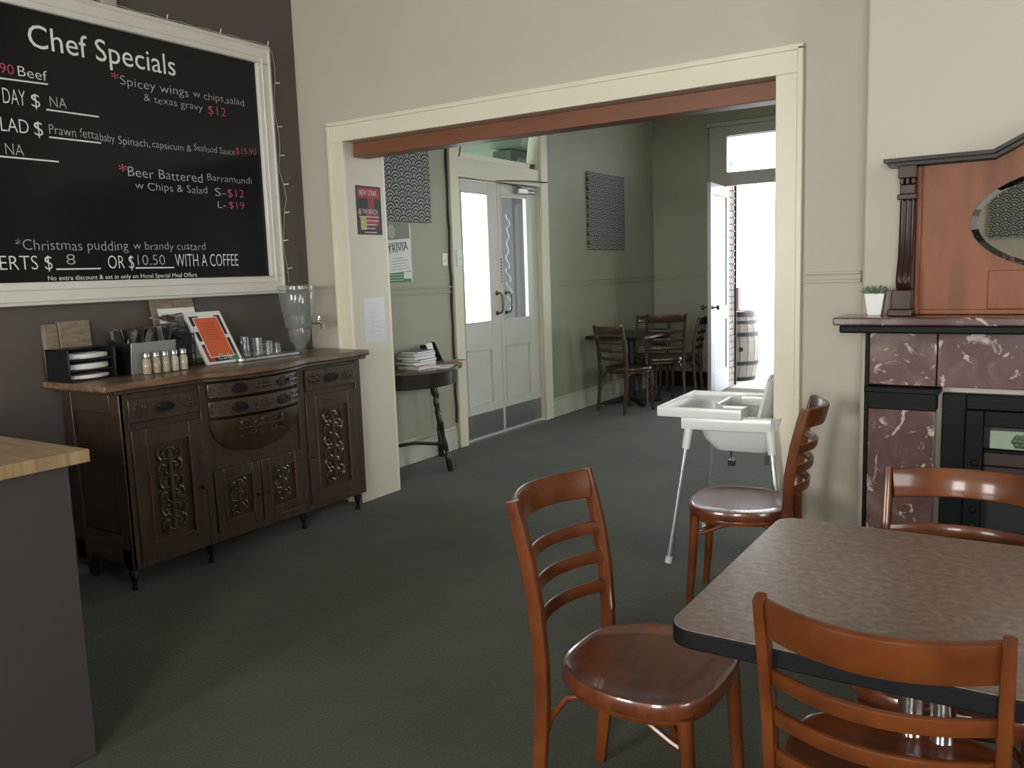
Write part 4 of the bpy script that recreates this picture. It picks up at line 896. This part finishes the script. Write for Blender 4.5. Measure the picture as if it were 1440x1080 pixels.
# ------------------------------------------------------------------ specials board
bd = thing('menu_board', 'large white framed blackboard headed Chef Specials on the brown wall', 'menu board', (0.001, -1.7, 2.06))
BY, BZ = -1.7, 2.06
def bb(nm, x0, x1, y0, y1, z0, z1, m_, bev=0): return bx((x0-.001, y0-BY, z0-BZ), (x1-.001, y1-BY, z1-BZ)).obj(nm, m_, bd, bevel=bev)
yl, yr, zb, zt, fw = -3.15, -.232, 1.345, 2.80, .108
bb('board_face', .002, .022, yl+.02, yr-.02, zb+.02, zt-.02, board)
def frame_side(a, b, c, d):
    bb('frame_rail', .002, .045, a, b, c, d, frame_w, .006)
frame_side(yl, yr, zt-fw, zt); frame_side(yl, yr, zb, zb+fw); frame_side(yl, yl+fw, zb+fw, zt-fw); frame_side(yr-fw, yr, zb+fw, zt-fw)
m = MB()
for k, x in ((.022, .049), (.075, .047)):
    yy0, yy1, zz0, zz1 = yl+k, yr-k, zb+k, zt-k; m.tube([(x-.001, yy0-BY, zz0-BZ), (x-.001, yy1-BY, zz0-BZ), (x-.001, yy1-BY, zz1-BZ), (x-.001, yy0-BY, zz1-BZ)], .006, 6, up=(1,0,0), closed=True)
m.obj('frame_beading', frame_w, bd)
MBd = Matrix(((0,0,1,.0225),(1,0,0,-BY),(0,1,0,-BZ),(0,0,0,1)))
def bt_(s, y, z, w_, cap, m_=chalkg, off=0.0, rot=0, jit=0, shear=0): text(s, (y, z), w_, cap, m_, bd, MBd, rot=rot, off=off, jit=jit, shear=shear)
bt_('Chef Specials', -1.66, 2.525, .775, .105, chalk, 0)
bt_('.90', -1.815, 2.385, .075, .045, pink, -.012); bt_('Beef', -1.722, 2.384, .133, .046, chalk, -.01, jit=.001)
bt_('DAY', -1.801, 2.254, .100, .070, chalk, -.012); bt_('$', -1.675, 2.256, .040, .062, chalk, -.012); bt_('NA', -1.588, 2.268, .080, .050, chalkg, -.012)
bt_('SALAD', -1.905, 2.130, .205, .064, chalk, -.012); bt_('$', -1.675, 2.128, .040, .066, chalk, -.012)
bt_('Prawn fetta', -1.605, 2.142, .245, .045, chalkg, -.012, jit=.0015); bt_('baby', -1.352, 2.138, .076, .040, chalkg, -.012)
bt_('Spinach,', -1.256, 2.133, .178, .040, chalkg, -.012, jit=.001); bt_('capsicum &', -1.065, 2.136, .240, .036, chalkg, -.012, jit=.001); bt_('Seafood Sauce', -.806, 2.146, .275, .036, chalkg, -.014, jit=.002)
bt_('$15.90', -.522, 2.156, .148, .036, pink, -.012, rot=.05)
bt_('NA', -1.815, 2.028, .082, .052, chalkg, -.012)
bt_('*', -1.262, 2.428, .040, .055, pink, .0); bt_('Spicey wings', -1.215, 2.428, .40, .046, chalkg, -.012, jit=.002); bt_('w chips,salad', -.785, 2.432, .345, .040, chalkg, -.014, jit=.002)
bt_('& texas gravy', -1.090, 2.366, .36, .038, chalkg, -.014, jit=.002); bt_('$12', -.695, 2.356, .122, .046, pink, -.012)
bt_('*', -1.268, 1.975, .045, .058, pink, 0); bt_('Beer Battered', -1.218, 1.976, .45, .050, chalkg, -.012, jit=.002); bt_('Barramundi', -.735, 1.990, .31, .038, chalkg, -.014, jit=.002)
bt_('w Chips & Salad', -1.183, 1.915, .44, .040, chalkg, -.014, jit=.002); bt_('S-', -.690, 1.908, .07, .046, chalkg, -.012); bt_('$12', -.605, 1.908, .118, .046, pink, -.012)
bt_('L-', -.678, 1.843, .055, .038, chalkg, -.012); bt_('$19', -.600, 1.843, .108, .040, pink, -.012)
bt_('*Christmas pudding', -1.815, 1.602, .56, .050, chalkg, -.014, jit=.002); bt_('w brandy custard', -1.225, 1.606, .44, .042, chalkg, -.014, jit=.002)
bt_('DESSERTS $', -2.075, 1.512, .42, .066, chalk, -.012); bt_('8', -1.585, 1.533, .044, .052, chalkg, -.014)
bt_('OR $', -1.373, 1.511, .142, .067, chalk, -.012); bt_('10.50', -1.208, 1.527, .160, .054, chalkg, -.014); bt_('WITH A COFFEE', -.985, 1.516, .420, .070, chalk, -.012)
bt_('No extra discount & eat in only on Hotel Special Meal Offers', -1.683, 1.460, .828, .022, chalk, -.002)
for (a, b), (c, d) in (((-1.90, 2.357), (-1.589, 2.369)), ((-1.608, 2.252), (-1.348, 2.253)), ((-1.608, 2.127), (-1.35, 2.127)), ((-1.90, 2.017), (-1.573, 2.017)), ((-1.639, 1.512), (-1.414, 1.512)), ((-1.223, 1.512), (-.995, 1.512))):
    m = MB(); m.prism([(a-BY, b-.0035-BZ), (c-BY, d-.0035-BZ), (c-BY, d+.0035-BZ), (a-BY, b+.0035-BZ)], .0215, .0225, 0); m.obj('drawn_line', chalk, bd)
# two small grey blocks on top of the frame
for y0, y1, lb_ in ((-1.40, -1.325, 'left small grey block on the top edge of the blackboard frame'), (-1.285, -1.205, 'right small grey block on the top edge of the blackboard frame')):
    t = thing('speaker_block', lb_, 'block', (.004, y0, 2.8005), 0, 'grey blocks on the board frame'); bx((0, 0, 0), (.035, y1-y0, .045)).obj('block_body', mat('grey_block', (.40, .39, .36), .6), t, bevel=.004)
# fairy lights
fl = thing('fairy_lights', 'thin white fairy light string round the blackboard frame', 'string lights', (.02, -.25, 2.80))
pts = [(.012, -1.6-.02+.1*k, .006+.008*(k % 2)) for k in range(17)]; pts = [(.012, -1.35+.085*k, .005+.006*(k % 2)) for k in range(17)]
pts += [(.010, .045+.012*math.sin(k*1.3)+(.03 if k in (9, 10) else 0), -.03-.085*k) for k in range(17)]
MB().tube(pts, .0022, 5, up=(1,0,0)).obj('wire', mat('wire_white', (.45, .44, .40), .5), fl)
for k, i in enumerate((4, 8, 12, 16, 19, 22, 24, 26, 28, 30, 32)):
    p = Vector(pts[i]); d = Vector((.004, .006, .026)) if i < 17 else Vector((.008, .030, .004)); MB().tube([p, p+d], .0032, 6, up=(1,0,0)).obj('bulb', white_pl, fl)

# ------------------------------------------------------------------ counter in the left foreground
ct = thing('service_counter', 'brown painted counter with pale timber top in the left foreground', 'counter', (.9, -3.6, 0))
bx((-.895, -1.6, 0), (.72, 1.04, .912)).obj('counter_body', mat('counter_brown', (.062, .051, .047), .5, var=(.055, .046, .042)), ct, bevel=.004)
for k in range(1): bx((-.895, -1.7, .912), (.757, 1.09, .952)).obj('counter_top', counterw, ct, bevel=.004)

# ------------------------------------------------------------------ hall table with books
ht = thing('hall_table', 'dark half round hall table with turned legs left of the double doors', 'table', (XB+.014, .945, 0))
P = [(.45*math.sin(a*PI/16)*1.0, -.46*math.cos(a*PI/16)) for a in range(17)]
MB().prism(P, .735, .757).obj('table_top', mat('hall_top', (.10, .08, .065), .25, coat=.3), ht, bevel=.004)
MB().prism([(x*.88, y*.9) for x, y in P], .625, .735).obj('apron', darkwood, ht, bevel=.003)
def tleg(p0, p1, par):
    p0, p1 = Vector(p0), Vector(p1); n_ = 24; sc = []
    for i in range(n_):
        q = i/(n_-1); s = 1.0 if q < .12 else (.75+.3*math.sin(q*38) if q < .4 else (1.15 if .40 < q < .46 else (.8+.12*math.sin(q*30) if q < .8 else 1.1))); sc.append(s)
    return MB().tube([p0.lerp(p1, i/(n_-1)) for i in range(n_)], .022, 10, up=(1,0,0), scales=sc).obj('leg', darkwood, par, smooth=True)
tleg((.33, -.06, .63), (.42, .0, 0), ht); tleg((.05, .33, .63), (.05, .37, 0), ht); tleg((.05, -.33, .63), (.05, -.37, 0), ht)
for q in ((.05, .36), (.05, -.36)): MB().sweep([(.39, -.02, .20), (.22, q[1]*.45, .22), (q[0], q[1], .20)], rrect(.03, .022, .005)).obj('stretcher', darkwood, ht, smooth=True)
ZH = .757
bdat = [('red', (.34, .05, .07), .24, .19, .016), ('pink', (.42, .20, .23), .23, .18, .012), ('pale', (.55, .50, .48), .22, .17, .010), ('cream', (.60, .58, .52), .24, .17, .014), ('green', (.10, .16, .14), .23, .16, .018), ('grey', (.26, .32, .34), .23, .17, .022), ('white', (.55, .60, .64), .22, .16, .020), ('navy', (.05, .08, .13), .21, .16, .016)]
z = ZH+.0005
for k, (nm, c, L_, W_, th) in enumerate(bdat):
    t = thing('book', {'red': 'dark red booklet at the bottom of the stack on the hall table', 'pink': 'pinkish booklet second from the bottom of the stack', 'pale': 'thin pale booklet third from the bottom of the stack', 'cream': 'cream booklet in the middle of the stack', 'green': 'dark green book just above the cream booklet', 'grey': 'slate grey book third from the top of the stack', 'white': 'pale blue book second from the top of the stack', 'navy': 'dark navy book on top of the stack on the hall table'}[nm], 'book', (.16+.01*math.sin(k*2), .86+.012*math.cos(k*3), z), .12*math.sin(k*1.9), 'books on the hall table')
    cm = mat('cover_'+nm, c, .4); m = MB(); m.box((-W_/2, -L_/2, 0), (W_/2, L_/2, .002)); m.box((-W_/2, -L_/2, th-.002), (W_/2, L_/2, th)); m.box((-W_/2, -L_/2, 0), (-W_/2+.002, L_/2, th)); m.obj('cover', cm, t)
    bx((-W_/2+.003, -L_/2+.003, .002), (W_/2-.003, L_/2-.003, th-.002)).obj('pages', white_pa, t); z += th+.0006
t = thing('booklet', 'white leaflet lying at the front of the hall table', 'leaflet', (.27, 1.02, ZH+.0005), .4, 'leaflets on the hall table'); bx((-.06, -.09, 0), (.06, .09, .006)).obj('pages', white_pa, t)
t = thing('booklet', 'pale red leaflet beside the card holder on the hall table', 'leaflet', (.20, 1.18, ZH+.0005), -.2, 'leaflets on the hall table'); bx((-.06, -.09, 0), (.06, .09, .008)).obj('pages', mat('leaf_red', (.40, .16, .15), .5), t)
t = thing('booklet', 'cream leaflet at the right end of the hall table', 'leaflet', (.13, 1.36, ZH+.0005), .1, 'leaflets on the hall table'); bx((-.06, -.09, 0), (.06, .09, .005)).obj('pages', mat('leaf_cream', (.45, .44, .36), .5), t)
t = thing('card_holder', 'black leaflet holder with a white card on the hall table', 'card holder', (.06, 1.16, ZH), .1)
m = MB(); m.hexa([(-.05, -.09, 0), (.05, -.09, 0), (.05, -.08, 0), (-.05, -.08, 0)], [(-.05, -.085, .15), (.0, -.085, .15), (.0, -.075, .15), (-.05, -.075, .15)]); m.hexa([(-.05, .08, 0), (.05, .08, 0), (.05, .09, 0), (-.05, .09, 0)], [(-.05, .07, .16), (-.02, .07, .16), (-.02, .08, .16), (-.05, .08, .16)]); m.box((-.052, -.09, 0), (-.045, .09, .12)); m.box((-.05, -.09, 0), (.05, .09, .02)); m.obj('holder_side', dark, t)
m = MB(); m.hexa([(.0, -.05, .02), (.006, -.05, .02), (.006, .045, .02), (.0, .045, .02)], [(-.03, -.05, .155), (-.024, -.05, .155), (-.024, .045, .155), (-.03, .045, .155)]); m.obj('card', white_pa, t)
m = MB(); m.hexa([(-.008, -.02, .065), (-.0, -.02, .065), (-.0, .015, .065), (-.008, .015, .065)], [(-.018, -.02, .11), (-.0095, -.02, .11), (-.0095, .015, .11), (-.018, .015, .11)]); m.obj('print', ink, t)
